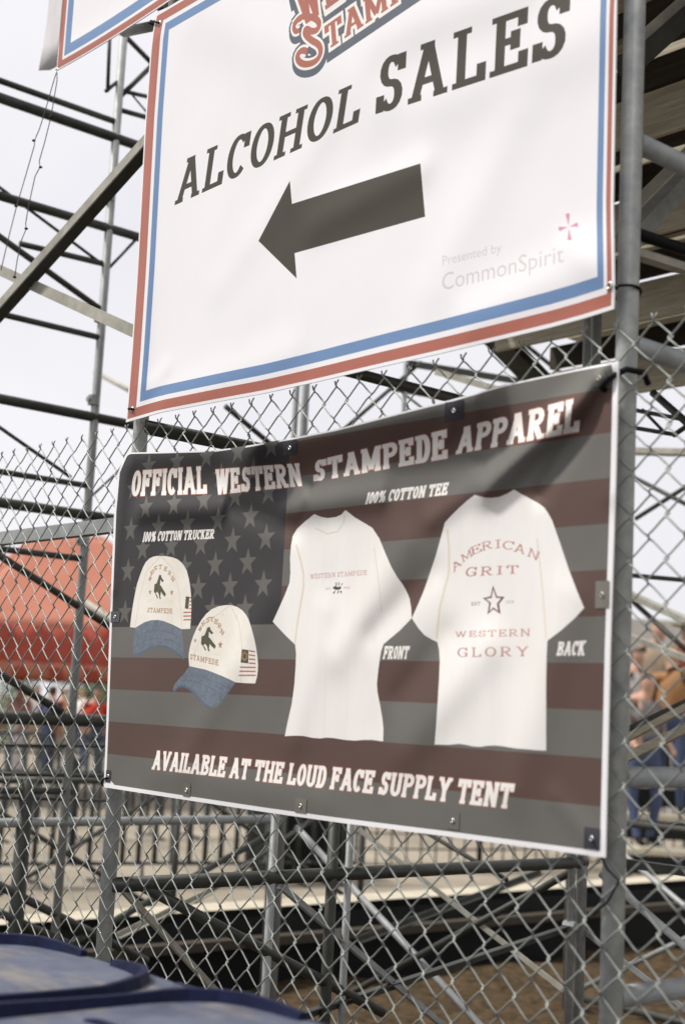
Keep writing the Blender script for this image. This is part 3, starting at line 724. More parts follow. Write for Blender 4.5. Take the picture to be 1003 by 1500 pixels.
L2 += [('shirt_print#f', CREAM, [poly(S1)]), ('shirt_print#b', CREAM, [poly(S2)])]
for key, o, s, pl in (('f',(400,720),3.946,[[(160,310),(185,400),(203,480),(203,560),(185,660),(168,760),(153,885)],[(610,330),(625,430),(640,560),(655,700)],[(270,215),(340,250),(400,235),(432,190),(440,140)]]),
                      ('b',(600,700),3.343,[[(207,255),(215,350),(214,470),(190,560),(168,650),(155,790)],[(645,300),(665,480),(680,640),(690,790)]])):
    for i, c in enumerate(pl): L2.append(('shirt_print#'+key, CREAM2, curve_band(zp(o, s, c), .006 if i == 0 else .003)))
L2.append(('shirt_print#f', SHIRTRED, put('WESTERN STAMPEDE', (461,849),(544,843),(461,842),(544,836), .11,.10, 1, .12, 0, 4)))
L2.append(('shirt_print#f', OLIVE, [poly(zp((400,720),3.946,q)) for q in ([(370,560),(385,548),(400,556),(415,550),(422,562),(408,572),(385,572)],[(388,530),(394,528),(396,548),(390,550)],[(405,526),(411,530),(408,546),(403,546)],[(424,534),(430,532),(424,546),(418,546)],[(372,590),(384,576),(388,580),(378,596)],[(400,578),(408,576),(404,592),(398,592)],[(416,574),(424,580),(420,594),(414,586)])]))
L2.append(('shirt_print#f', SHIRTRED, put('EST', (484,865),(491,864.5),(484,862),(491,861.5), .14,.14, 1, .1, 0, 3)))
L2.append(('shirt_print#f', SHIRTRED, put('1934', (510,863.5),(519,863),(510,860.5),(519,860), .14,.14, 1, .1, 0, 3)))
for ch, c, an in (('A',(675,829),34),('M',(690,815),25),('E',(703.5,806),16),('R',(720,800),9),('I',(736,798),2),('C',(751,800),-6),('A',(768,805),-15),('N',(788,813),-22)):
    L2.append(('shirt_print#b', SHIRTRED, single(ch, c, .017, .030 if ch != 'I' else .014, an, .11, .09)))
L2.append(('shirt_print#b', SHIRTRED, put('GRIT', (688,846),(766,841),(690,832),(766,829), .13,.09, 1, .22, 0, 6)))
so_ = zp((600,700),3.343,[(430,528),(450,583),(487,586),(460,620),(467,670),(432,646),(403,672),(411,616),(380,592),(418,583)])
si_ = zp((600,700),3.343,[(431,548),(445,591),(470,592),(449,618),(455,655),(432,636),(413,657),(420,614),(395,596),(424,591)])
L2 += [('shirt_print#b', DKBR, [poly(so_)]), ('shirt_print#b', CREAM, [poly(si_)])]
L2.append(('shirt_print#b', DKBR, put('EST', (697,888),(710,887.5),(697,883),(710,882.5), .14,.14, 1, .2, 0, 3)))
L2.append(('shirt_print#b', DKBR, put('1934', (747,885.5),(759,884.5),(747,881),(759,880), .10,.10, 1, .2, 0, 3)))
L2.append(('shirt_print#b', SHIRTRED, put('WESTERN', (673,934),(783,932.5),(673,926),(783,921.5), .11,.09, 1, .16, 0, 5)))
L2.append(('shirt_print#b', SHIRTRED, put('GLORY', (677,963.5),(781,961.5),(677,949.5),(781,947.5), .12,.08, 1, .26, 0, 6)))
# caps
Z = lambda pts: zp((180,780), 4.179, pts)
C1 = Z([(72,582),(78,530),(86,470),(100,390),(115,320),(132,268),(150,220),(168,185),(190,163),(215,151),(240,147),(290,148),(330,155),(360,166),(385,185),(405,210),(420,240),(432,285),(440,330),(446,390),(448,450),(446,520),(440,592),(388,594),(330,565),(280,545),(240,537),(200,540),(160,552),(105,585)])
B1 = Z([(105,585),(160,552),(200,540),(240,537),(280,545),(330,565),(388,594),(394,650),(400,710),(405,780),(375,752),(345,730),(315,712),(285,702),(255,698),(225,702),(190,714),(150,735),(118,750),(90,764),(92,700),(96,650)])
C2 = Z([(435,820),(432,780),(432,750),(437,715),(445,680),(460,635),(480,590),(508,540),(540,500),(572,473),(610,456),(650,448),(690,447),(728,458),(760,480),(783,507),(800,540),(816,590),(830,640),(843,700),(852,760),(856,810),(855,850),(849,890),(838,926),(780,924),(720,919),(680,900),(640,882),(585,860),(530,840)])
B2 = Z([(435,820),(530,840),(585,860),(640,882),(680,900),(720,919),(700,945),(680,972),(650,1012),(620,1052),(595,1072),(570,1077),(548,1068),(530,1052),(500,1022),(470,992),(445,968),(420,952),(395,945),(370,948),(353,962),(345,978),(336,965),(337,948),(352,922),(372,898),(395,875),(415,850)])
for key, B, Cc in (('c',B1,C1),('d',B2,C2)):
    L2 += [('cap_print#'+key, CAPW, [poly(Cc)]), ('cap_print#'+key, DENIM, [poly(B)])]
L2.append(('cap_print#c', DENIMD, curve_band(Z([(90,762),(150,733),(190,712),(225,700),(255,696),(285,700),(315,710),(345,728),(375,750),(404,778)]), .005)))
L2.append(('cap_print#d', DENIMD, curve_band(Z([(345,975),(353,960),(370,946),(395,943),(420,950),(445,966),(470,990),(500,1020),(530,1050),(548,1066),(570,1075)]), .005)))
SEAM = mat('print_seam', (.60,.54,.44), .5, 0, .05, 9)
for key, cs in (('c', ([(262,148),(240,250),(232,400),(238,536)],[(262,148),(330,220),(372,360),(392,590)],[(262,148),(175,240),(130,400),(104,580)])), ('d', ([(688,448),(660,560),(640,720),(634,878)],[(688,448),(560,540),(490,680),(440,815)],[(688,448),(740,560),(760,720),(752,918)]))):
    for c_ in cs[1:]: L2.append(('cap_print#'+key, SEAM, curve_band(dense(Z(c_), 3), .0022)))
for key, c_ in (('c',(300,190)),('c',(215,196)),('d',(725,520)),('d',(640,505))):
    q = plane(Z([c_])[0]); L2.append(('cap_print#'+key, CREAM2, [[Vector((q[0]+.004*math.cos(t), q[1]+.004*math.sin(t))) for t in [k*math.pi/4 for k in range(8)]]]))
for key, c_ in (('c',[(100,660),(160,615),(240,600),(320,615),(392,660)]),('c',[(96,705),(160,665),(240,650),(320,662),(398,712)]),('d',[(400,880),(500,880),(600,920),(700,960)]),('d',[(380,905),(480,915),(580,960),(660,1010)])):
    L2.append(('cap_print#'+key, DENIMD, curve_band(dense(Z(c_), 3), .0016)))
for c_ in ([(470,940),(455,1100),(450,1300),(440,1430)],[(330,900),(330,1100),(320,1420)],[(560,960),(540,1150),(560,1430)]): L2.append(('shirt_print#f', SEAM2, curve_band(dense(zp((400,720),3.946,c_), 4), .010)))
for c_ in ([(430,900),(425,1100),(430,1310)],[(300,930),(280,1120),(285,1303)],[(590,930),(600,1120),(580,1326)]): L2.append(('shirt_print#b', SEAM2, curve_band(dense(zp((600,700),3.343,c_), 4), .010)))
L2.append(('cap_print#c', STARM, [poly(Z([(250,147),(252,134),(265,128),(280,132),(286,147)]))])); L2.append(('cap_print#d', STARM, [poly(Z([(672,447),(676,436),(688,432),(700,437),(704,448)]))]))
for key, seq in (('c', (('W',(196,285),62),('E',(207,248),42),('S',(228,222),18),('T',(258,214),-2),('E',(290,226),-18),('R',(316,253),-34),('N',(334,288),-50))),
                 ('d', (('W',(503,592),66),('E',(522,560),48),('S',(549,538),22),('T',(574,534),2),('E',(600,548),-18),('R',(622,575),-34),('N',(636,612),-50)))):
    for ch, c, an in seq: L2.append(('cap_print#'+key, THREAD, single(ch, Z([c])[0], .012, .017, an*.7, .2, .14, 4)))
L2.append(('cap_print#c', THREAD, put('STAMPEDE', *Z([(178,492),(332,500),(180,462),(330,468)]), .2,.13, 1, .1, 0, 4)))
L2.append(('cap_print#d', THREAD, put('STAMPEDE', *Z([(440,778),(612,818),(440,744),(614,782)]), .2,.13, 1, .1, 0, 4)))
def rider(dx, dy, k, key):
    bl = [[(250,265),(262,262),(266,280),(280,300),(270,305),(258,292),(256,330),(240,345),(232,320),(240,300)],[(222,320),(240,312),(262,330),(275,352),(292,378),(286,398),(270,380),(262,365),(258,395),(262,410),(254,412),(248,380),(238,365),(228,380),(218,365)],[(228,380),(234,378),(244,402),(240,410)],[(262,300),(266,296),(276,304),(272,308)]]
    L2.append(('cap_print#'+key, OLIVE, [poly(Z([(dx+(x-250)*k, dy+(y-340)) for x, y in q])) for q in bl]))
rider(250,340,1,'c'); rider(546,658,1.25,'d')
for key, c, r in (('c',(195,368),.008),('c',(328,370),.0095),('d',(472,664),.007),('d',(625,690),.011)):
    q = plane(Z([c])[0]); L2.append(('cap_print#'+key, THREAD, [star(q, r)]))
for key, q in (('c',((183,428),(208,428),(183,412),(208,412))),('d',((450,722),(472,724),(450,706),(472,708)))): L2.append(('cap_print#'+key, CREAM2, put('EST', *Z(q), .16,.14, 1, .1, 0, 3)))
for key, q in (('c',((305,434),(335,438),(305,414),(335,418))),('d',((590,750),(624,758),(590,732),(624,740)))): L2.append(('cap_print#'+key, CREAM2, put('USA', *Z(q), .18,.14, 1, .1, 0, 3)))
for k in range(7):
    y = 398+k*22.5; xa = 436 if k < 4 else 400
    L2.append(('cap_print#c', SHIRTRED, [poly(Z([(xa,y),(447,y-1),(447,y+7),(xa-1,y+9)]))]))
    y = 726+k*24; xa = 800 if k < 4 else 746-(k-4)*4; xb = 838+k*.8
    L2.append(('cap_print#d', SHIRTRED, [poly(Z([(xa,y-4+k),(xb,y+2),(xb,y+11),(xa,y+5+k)]))]))
L2.append(('cap_print#c', OLIVE, [poly(Z([(414,394),(436,396),(430,472),(408,468)]))])); L2.append(('cap_print#d', OLIVE, [poly(Z([(757,716),(798,722),(796,804),(750,798)]))]))
L2.append(('cap_print#d', THREAD, curve_band(Z([(775,735),(762,748),(760,770),(772,785),(785,775),(787,750),(775,735)]), .004)))
# wrinkles
dl = bump_fn([((380,652),(700,578),.090,.075),((205,668),(380,652),.034,.055),((215,748),(330,745),.030,.036),((340,742),(440,775),-.014,.03),((430,745),(560,728),.016,.035),((880,560),(720,720),.026,.032),((900,560),(800,720),-.014,.025),((860,600),(640,760),.012,.03),((672,606),(650,660),.006,.022),((432,660),(450,730),.007,.022),((871,1228),(820,1170),.004,.025),((905,545),(905,720),.008,.03),
              ((600,800),(500,960),.011,.05),((640,840),(550,930),-.008,.035),((720,950),(600,1100),.011,.05),((660,930),(590,1020),-.007,.035),((400,880),(280,1110),.010,.055),((840,880),(760,1150),.010,.055),((480,900),(440,1080),.007,.045),((450,740),(560,700),.010,.05),((190,690),(172,860),.010,.03),((240,1130),(480,1175),.007,.05)],
             [(1.3,1.1,.014,1.7),(4.2,3.4,.006,5.2),(11,9,.0012,2.2)])
lo, lpos, lnrm = make_banner(LB, outl2, L2, dl, -.014, .011)
PATCH = mat('clear_patch', s2l(58,58,66), .25, 0, .1, 30); PATCH_L = mat('clear_patch_pale', s2l(112,109,100), .25, 0, .1, 30)
for p, w_, h_, m in (((176,904),.045,.030,PATCH),((432,657),.05,.035,PATCH),((672,603),.055,.04,PATCH),((889,872),.032,.05,PATCH_L),((874,1228),.036,.038,PATCH),((671,1202),.034,.034,GREY),((448,1180),.040,.032,PATCH_L),((281,1157),.030,.032,PATCH_L),((166,1137),.024,.032,PATCH),((884,556),.026,.030,PATCH_L)):
    q = plane(p); v = []
    n = 4
    for j in range(n+1):
        for i in range(n+1):
            s = (q[0]-w_/2+w_*i/n, q[1]-h_/2+h_*j/n); v.append(lpos(s)+lnrm(s)*.0012)
    f = [(j*(n+1)+i, j*(n+1)+i+1, (j+1)*(n+1)+i+1, (j+1)*(n+1)+i) for j in range(n) for i in range(n)]
    mesh_obj('corner_patch', v, f, m, LB, True); grommet(LB, lambda s: lpos(s)+lnrm(s)*.0012, p, .0048)

# ---- third banner, higher up on the left
TB = empty('banner', (-.3,-.01,3.52), 'white banner corner with red and blue border hanging highest at upper left', 'banner')
def tz(x, off): return 3.535+.010*math.sin(x*4)+off
tl, trr, tt = -.612, 1.35, 4.75
def trect(i): 
    n = 30; b = [Vector((tl+i+(trr-tl-2*i)*k/n, tz(tl+i+(trr-tl-2*i)*k/n, i))) for k in range(n+1)]
    return b+[Vector((trr-i, tt-i)), Vector((tl+i, tt-i))]
def trect2(i, j):
    n = 30; b = [Vector((tl+i+(trr-tl-2*i)*k/n, tz(tl+i+(trr-tl-2*i)*k/n, j))) for k in range(n+1)]
    return b+[Vector((trr-i, tt-j)), Vector((tl+i, tt-j))]
L3 = [('sheet', VINYL, []), ('border#r', RED, [trect2(.004,.004)]), ('sheet', VINYL, [trect2(.032,.026)]), ('border#b', BLUE, [trect2(.042,.036)]), ('sheet', VINYL, [trect2(.078,.070)])]
du3 = bump_fn([((80,90),(230,10),.008,.05)], [(1.6,1.2,.010,6.1),(5,4,.003,4.2)])
to, tpos, tnrm = make_banner(TB, trect(0), L3, du3, .0, .03)
grommet(TB, tpos, (84,103), .008)
# pale tarp edge hanging behind it
v = []; f = []
tA, tB = oY((57,103),.28), oY((140,80),.28)
for j in range(13):
    for i in range(9):
        x = tA.x+(tB.x-tA.x)*i/8; v.append((x+.012*math.sin(j*.9)*(i < 2), .28+.02*math.sin(i*1.1+j*.3), 3.60+(tA.z-3.60)+.1*j-.012*math.sin(i*.8)))
f = [(j*9+i, j*9+i+1, (j+1)*9+i+1, (j+1)*9+i) for j in range(12) for i in range(8)]
TARP = mat('pale_tarp', (.62,.60,.60), .6, 0, .05, 6)
ta = mesh_obj('tarp', v, f, TARP, None, True); sol = ta.modifiers.new('thick', 'SOLIDIFY'); sol.thickness = .003
tag(ta, 'pale grey tarp edge hanging behind the highest banner at upper left', 'tarp')

# ================================================================ TIES AND CORDS
def cord(name, pts, r, m, label, cat, group=None, n=6):
    o = MB().tube(pts, r, n).build(name, m, None, True); return tag(o, label, cat, group)
def ring(c, rx, ry, n=20, tilt=0):
    return [Vector((c[0]+rx*math.cos(2*math.pi*i/n), c[1]+ry*math.sin(2*math.pi*i/n), c[2]+tilt*math.cos(2*math.pi*i/n))) for i in range(n+1)]
TG = 'black ties holding the banners to the posts'
q = plane((922,423))
tie = MB().tube(ring((1.664,.022,q[1]+.004), .027, .036, 22, .006), .0032, 6).box((1.672,-.018,q[1]+.002), (.011,.008,.008)).build('cable_tie', BLACK, None, True)
tag(tie, 'black cable tie wrapped round the right post beside the arrow banner', 'cable tie', TG)
def short_tie(p0, p1, label, r=.0028, sag=.004, back=True):
    a, b = upos(plane(p0)), oY(p1, -.008); a = a+Vector((0,-.006,0)); m = (a+b)/2+Vector((0,-.008,sag))
    pts = [a+Vector((0,.012,0)), a, m, b]+([b+Vector((.01,.03,0))] if back else [])
    return cord('cable_tie', pts, r, BLACK, label, 'cable tie', TG)
short_tie((203,601), (190,603), 'thin black tie through the bottom left grommet of the arrow banner')
short_tie((240,37), (218,34), 'thin black tie through the top left grommet of the arrow banner')
a = lpos(plane((891,571)))+Vector((0,-.008,0)); b = oY((917,541),-.012)
cord('bungee_tie', [a+Vector((0,.01,-.002)), a, (a*.6+b*.4)+Vector((0,-.01,.002)), b, b+Vector((.016,.03,-.003)), b+Vector((.012,.05,-.02))], .0062, BLACK, 'thick black bungee tie at top right corner of the flag print banner', 'bungee tie', None, 8)
a = lpos(plane((876,1230)))+Vector((0,-.004,0)); b = oY((878,1252),-.02); c = oY((906,1290),-.01)
cord('tie_wire', [a, b, (b+c)/2+Vector((0,-.004,-.004)), c, oY((890,1320),-.006), oY((868,1340),-.004)], .0022, BLACK, 'black tie wire at bottom right corner of the flag print banner', 'tie wire', TG)
a = lpos(plane((166,1139)))+Vector((0,-.004,0)); b = oY((149,1147),-.01)
cord('tie_wire', [a, (a+b)/2+Vector((0,-.006,.002)), b, oY((152,1152),-.004), oY((156,1148),.004), oY((145,1140),-.004)], .0024, BLACK, 'black tie wire at bottom left corner of the flag print banner', 'tie wire', TG)
def string(pts, knots, label):
    root = empty('cord', oY(pts[0],-.01), label, 'cord', 'loose cords under the highest banner')
    MB().tube([oY(p, -.012+.006*i/len(pts)*0) for p in pts], .0016, 5).build('strand', mat('cord_grey', (.10,.095,.09), .7, 0, .2, 40), root, True)
    for p in knots:
        c = oY(p, -.012); v = [c+Vector((math.cos(t)*math.cos(e)*.0058, math.sin(e)*.006, math.sin(t)*math.cos(e)*.0045)) for e in (-.9,0,.9) for t in [k*math.pi/4 for k in range(8)]]
        mesh_obj('knot', v, [(j*8+k, j*8+(k+1) % 8, (j+1)*8+(k+1) % 8, (j+1)*8+k) for j in range(2) for k in range(8)]+[tuple(range(7,-1,-1)), tuple(range(16,24))], BLACK, root, True)
string([(84,104),(80,116),(66,165),(58,190),(51,206),(51,213),(38,258),(25,302),(14,345),(2,396)], [(50,206),(24,302)], 'leftmost thin grey cord dangling from the highest banner corner')
string([(84,104),(84,118),(75,172),(66,208),(58,236),(59,245),(52,258),(46,285),(41,310),(38,328),(39,335),(32,352),(26,380),(22,406)], [(75,172),(60,245),(39,335),(22,406)], 'right hand thin grey cord dangling from the highest banner corner')

# ================================================================ BLUE CARTS
def dusty(name, base, dust):
    m = bpy.data.materials.new(name); m.use_nodes = True; t = m.node_tree; b = t.nodes['Principled BSDF']
    ge = t.nodes.new('ShaderNodeNewGeometry'); sx = t.nodes.new('ShaderNodeSeparateXYZ'); t.links.new(ge.outputs['True Normal'], sx.inputs[0])
    co = t.nodes.new('ShaderNodeTexCoord'); n = t.nodes.new('ShaderNodeTexNoise'); n.inputs['Scale'].default_value = 7; n.inputs['Detail'].default_value = 9; n.inputs['Roughness'].default_value = .7
    t.links.new(co.outputs['Object'], n.inputs['Vector'])
    mr = t.nodes.new('ShaderNodeMapRange'); mr.inputs['From Min'].default_value = .90; mr.inputs['From Max'].default_value = .975
    t.links.new(sx.outputs['Z'], mr.inputs['Value'])
    mr2 = t.nodes.new('ShaderNodeMapRange'); mr2.inputs['From Min'].default_value = .25; mr2.inputs['From Max'].default_value = .62; mr2.inputs['To Min'].default_value = .25; mr2.inputs['To Max'].default_value = .9
    t.links.new(n.outputs['Fac'], mr2.inputs['Value'])
    mu = t.nodes.new('ShaderNodeMath'); mu.operation = 'MULTIPLY'; t.links.new(mr.outputs[0], mu.inputs[0]); t.links.new(mr2.outputs[0], mu.inputs[1])
    mi = t.nodes.new('ShaderNodeMix'); mi.data_type = 'RGBA'; mi.inputs[6].default_value = (*base,1); mi.inputs[7].default_value = (*dust,1)
    n3 = t.nodes.new('ShaderNodeTexNoise'); n3.inputs['Scale'].default_value = 3.5; n3.inputs['Detail'].default_value = 8; mp3 = t.nodes.new('ShaderNodeMapping'); mp3.inputs['Scale'].default_value = (1,3,1); mp3.inputs['Location'].default_value = (3.1,.7,0)
    t.links.new(co.outputs['Object'], mp3.inputs['Vector']); t.links.new(mp3.outputs['Vector'], n3.inputs['Vector'])
    r3 = t.nodes.new('ShaderNodeValToRGB'); r3.color_ramp.elements[0].position = .52; r3.color_ramp.elements[0].color = (*dust,1); r3.color_ramp.elements[1].position = .66; r3.color_ramp.elements[1].color = (.27,.245,.20,1)
    t.links.new(n3.outputs['Fac'], r3.inputs['Fac']); t.links.new(r3.outputs['Color'], mi.inputs[7])
    t.links.new(mu.outputs[0], mi.inputs[0]); t.links.new(mi.outputs[2], b.inputs['Base Color'])
    mr3 = t.nodes.new('ShaderNodeMapRange'); mr3.inputs['To Min'].default_value = .42; mr3.inputs['To Max'].default_value = .95; t.links.new(mu.outputs[0], mr3.inputs['Value']); t.links.new(mr3.outputs[0], b.inputs['Roughness'])
    bp = t.nodes.new('ShaderNodeBump'); bp.inputs['Strength'].default_value = .12; bp.inputs['Distance'].default_value = .01
    n2 = t.nodes.new('ShaderNodeTexNoise'); n2.inputs['Scale'].default_value = 160; t.links.new(co.outputs['Object'], n2.inputs['Vector']); t.links.new(n2.outputs['Fac'], bp.inputs['Height']); t.links.new(bp.outputs['Normal'], b.inputs['Normal'])
    return m
CARTN = mat('cart_navy', (.005,.008,.034), .55, 0, .3, 30, .1, 160, spec=.18); CARTM = dusty('cart_blue', (.006,.010,.042), (.115,.13,.175)); TYRE = mat('cart_tyre', (.02,.02,.022), .8, 0, .2, 20)
def loft(rings, cap0=True, cap1=True):
    v = []; f = []; n = len(rings[0])
    for r_ in rings: v += r_
    for i in range(len(rings)-1):
        for k in range(n): f.append((i*n+k, i*n+(k+1) % n, (i+1)*n+(k+1) % n, (i+1)*n+k))
    if cap0: f.append(tuple(range(n-1,-1,-1)))
    if cap1: f.append(tuple((len(rings)-1)*n+k for k in range(n)))
    return v, f
def rr(cx, cy, hx, hy, r, z, n=5):
    P = []
    for sx, sy, a in ((1,1,0),(-1,1,90),(-1,-1,180),(1,-1,270)):
        for i in range(n+1): t = R(a+90*i/n); P.append(Vector((cx+sx*(hx-r)+r*math.cos(t), cy+sy*(hy-r)+r*math.sin(t), z)))
    return P
def cart(cx, ytop, zl, label, yaw):
    root = empty('wheeled_cart', (cx, ytop-.40, 0), label, 'rubbish cart', 'blue carts standing by the fence')
    M = Matrix.Rotation(yaw, 3, 'Z'); O = Vector((cx, ytop, 0))
    def T(vs): return [O+M@Vector(q) for q in vs]
    H = zl-.05
    v, f = loft([rr(0,-.36,.215,.25,.06,.06), rr(0,-.375,.225,.27,.06,.35), rr(0,-.39,.262,.34,.06,H-.10), rr(0,-.39,.285,.362,.06,H-.09), rr(0,-.39,.285,.362,.06,H)])
    mesh_obj('body', T(v), f, CARTM, root, False)
    # lid: crowned top falling to a turned-down skirt
    rings = [rr(0,-.39,.292,.372,.07,zl-.085,8), rr(0,-.39,.292,.372,.07,zl-.030,8), rr(0,-.39,.284,.364,.066,zl-.014,8), rr(0,-.39,.262,.342,.06,zl-.004,8), rr(0,-.39,.20,.28,.05,zl-.001,8), rr(0,-.39,.12,.2,.04,zl+.003,8), rr(0,-.39,.04,.12,.02,zl+.004,8)]
    v, f = loft(rings, False, True); lid = mesh_obj('lid', T(v), f, CARTM, root, True)
    def rib(pts, w_, h_, nm='rib'):
        mb = MB(); pts = [Vector(p) for p in pts]; vv = []; n = len(pts)
        for i, p in enumerate(pts):
            d = (pts[min(i+1,n-1)]-pts[max(i-1,0)]).normalized(); s = Vector((-d.y,d.x,0)).normalized()
            hh = h_*min(1, i/2+.15, (n-1-i)/2+.15)
            vv += [p-s*w_-Vector((0,0,.012)), p-s*w_*.55+Vector((0,0,hh)), p+s*w_*.55+Vector((0,0,hh)), p+s*w_-Vector((0,0,.012))]
        ff = [(i*4+k, i*4+k+1, (i+1)*4+k+1, (i+1)*4+k) for i in range(n-1) for k in range(3)]+[(3,2,1,0), tuple((n-1)*4+k for k in range(4))]
        o = mesh_obj(nm, T(vv), ff, CARTN, None, False); o.parent = lid; o.matrix_parent_inverse = Matrix.Identity(4); o.matrix_parent_inverse = (Matrix.Translation(-root.location) @ Matrix.Identity(4)).inverted() @ Matrix.Translation(-root.location); return o
    # raised bead that follows the side and turns in along the hinge
    for s in (-1, 1):
        bead = [(s*.262,-.70+.03*i,zl+.004+.003*math.sin(i*.3)) for i in range(17)]+[(s*.255,-.18,zl+.004),(s*.24,-.14,zl+.006),(s*.21,-.10,zl+.006),(s*.17,-.075,zl+.006),(s*.11,-.06,zl+.006),(s*.05,-.055,zl+.006)]
        rib(bead, .011, .011)
        rib([(s*.292,-.68+.04*i,zl-.045) for i in range(15)], .012, .012, 'lip')
    rib([(-.17+.017*i,-.52,zl+.003) for i in range(11)], .010, .006)
    rib([(-.17+.017*i,-.36,zl+.003) for i in range(11)], .010, .006)
    # hinge knuckles and push handle at the back
    for xk in (-.2,-.07,.07,.2): MB().tube(T([(xk-.03,.0,zl-.035),(xk+.03,.0,zl-.035)]), .018, 10).build('hinge', CARTN, root, True)
    MB().tube(T([(-.24,-.03,zl-.09),(-.24,.035,zl-.065),(-.22,.05,zl-.06),(.22,.05,zl-.06),(.24,.035,zl-.065),(.24,-.03,zl-.09)]), .014, 10).build('handle', CARTN, root, True)
    for s in (-1, 1):
        w0 = T([(s*.24,-.08,.13),(s*.29,-.08,.13)]); o = MB().tube([w0[0], w0[0]*.75+w0[1]*.25, w0[0]*.25+w0[1]*.75, w0[1]], [.11,.13,.13,.11], 24).build('wheel', TYRE, root, True)
        h = MB().tube([w0[1], w0[1]+(w0[1]-w0[0])*.12], .05, 16).build('hub', GALV, root, True)
    MB().tube(T([(-.24,-.08,.13),(.24,-.08,.13)]), .01, 8).build('axle', GALV, root)
    return root
cart(.985, -.555, 1.070, 'blue wheeled cart with dusty lid, the farther of the pair', R(2))
cart(1.640, -.565, 1.080, 'blue wheeled cart with dusty lid, the nearer of the pair', R(-2))
# scrap of board wedged between the lids
wb = MB().box((1.345,-.60,1.052), (.06,.10,.02), Matrix.Rotation(R(20),3,'Z')).build('board_scrap', mat('pale_board', (.50,.38,.24), .8, 0, .2, 20), None)
bv = wb.modifiers.new('b','BEVEL'); bv.width = .004
tag(wb, 'small scrap of tan board wedged between the two blue lids', 'board')

# ================================================================ BEYOND THE FENCE
DARKP = mat('dark_paint', (.018,.019,.018), .8, 0, .2, 10, spec=.1); STAGE = mat('stage_board', (.16,.145,.12), .8, 0, .3, 8, .1, 30)
PF = empty('low_platform', (-2.9,5,0), 'low dark plank platform on the ground behind the grandstand frame', 'platform')
PX = -2.75
zp0 = oX((650,1314),PX).z; zp1 = oX((650,1354),PX+.05).z
MB().box((PX-.15,5.2,zp0-.02), (.27,9.6,.04)).build('plank', PLANK_L, PF)
MB().box((PX-.03,5.2,zp0-.085), (.03,9.6,.17)).build('fascia', DARKP, PF)
MB().box((PX+.07,5.2,zp1), (.09,9.6,.045)).build('plank', PLANK, PF)
MB().box((PX+.01,5.2,zp1/2-.02), (.03,9.6,zp1-.045)).build('shade_board', BLACK, PF)  # black sheet standing for the deep shade under the plank
for Y in (.6,2.2,3.8,5.4,7.0,8.6,9.8):
    MB().box((PX-.2,Y,zp0/2-.05), (.09,.09,zp0-.1)).build('leg', DARKP, PF)
BARM = mat('barrier_steel', (.05,.056,.058), .5, .4, .2, 20)
def barrier(c, ang, label, L=2.1, H=1.12, nb=6):
    root = empty('crowd_barrier', (c[0],c[1],0), label, 'barrier', 'steel crowd barriers beyond the grandstand')
    d = Vector((math.cos(ang), math.sin(ang), 0)); pth = d.cross(Vector((0,0,1))); o = Vector((c[0],c[1],0))
    P = lambda s, z: o+d*s+Vector((0,0,z))
    MB().tube([P(-L/2,.18),P(-L/2,H-.1),P(-L/2+.1,H),P(L/2-.1,H),P(L/2,H-.1),P(L/2,.18),P(-L/2,.18)], .02, 8).build('frame', BARM, root, True)
    for i in range(1, nb): s = -L/2+L*i/nb; MB().tube([P(s,.18),P(s,H)], .024, 6).build('bar', BARM, root, True)
    MB().tube([P(-L/2,H-.2),P(L/2,H-.2)], .012, 6).build('rail', BARM, root, True)
    for s in (-L/2+.25, L/2-.25): MB().tube([P(s,.18), P(s,.04)+pth*.02, P(s,.015)+pth*.3], .016, 6).build('foot', BARM, root, True); MB().tube([P(s,.04), P(s,.015)-pth*.3], .016, 6).build('foot', BARM, root, True)
    return root
lab = ['leftmost dark steel crowd barrier seen through the fence left of the left post','dark steel crowd barrier just left of the left post','dark steel crowd barrier below the caps side of the flag print banner','dark steel crowd barrier below the middle of the flag print banner']
A = oZ((-60,1300)); B = oZ((520,1293)); dv = B-A; an = math.atan2(dv.y, dv.x); Ln = dv.length
for i in range(4): c = A+dv*((i+.5)/4); barrier((c.x,c.y), an+random.uniform(-.04,.04), lab[i], Ln/4*.97)
for i, (p_, q_, lb_) in enumerate((((-40,1232),(70,1230),'far dark crowd barrier below the red tent at the left picture edge'),((75,1230),(185,1228),'far dark crowd barrier behind the left post'),((190,1228),(300,1226),'far dark crowd barrier seen over the near ones right of the left post'))):
    a, b = oZ(p_), oZ(q_); d_ = b-a; barrier(((a.x+b.x)/2,(a.y+b.y)/2), math.atan2(d_.y,d_.x), lb_, d_.length*.98, 1.12, 5)
PANM = mat('panel_wire', (.03,.032,.033), .6, .3, .2, 20)
def wire_panel(A, B, label, H=1.25, step=.15):
    root = empty('wire_panel', ((A+B)/2).to_tuple(), label, 'wire panel', 'black wire mesh panels round the arena')
    d = B-A; n = int(d.length/step)
    for i in range(n+1): p = A+d*i/n; MB().tube([p+Vector((0,0,.05)), p+Vector((0,0,H))], .009 if i not in (0,n) else .022, 6).build('wire', PANM, root, True)
    for k in range(int(H/step)+1): z = .06+k*step; MB().tube([A+Vector((0,0,z)), B+Vector((0,0,z))], .009, 6).build('wire', PANM, root, True)
    MB().tube([A+Vector((0,0,H)), B+Vector((0,0,H))], .022, 8).build('rail', PANM, root, True)
wire_panel(oZ((505,1275)), oZ((700,1276)), 'black wire mesh panel below the flag print banner, left of the pair')
wire_panel(oZ((702,1276)), oZ((905,1270)), 'black wire mesh panel below the flag print banner, right of the pair')
wire_panel(oZ((908,1272)), oZ((1100,1268)), 'black wire mesh panel seen right of the right post')

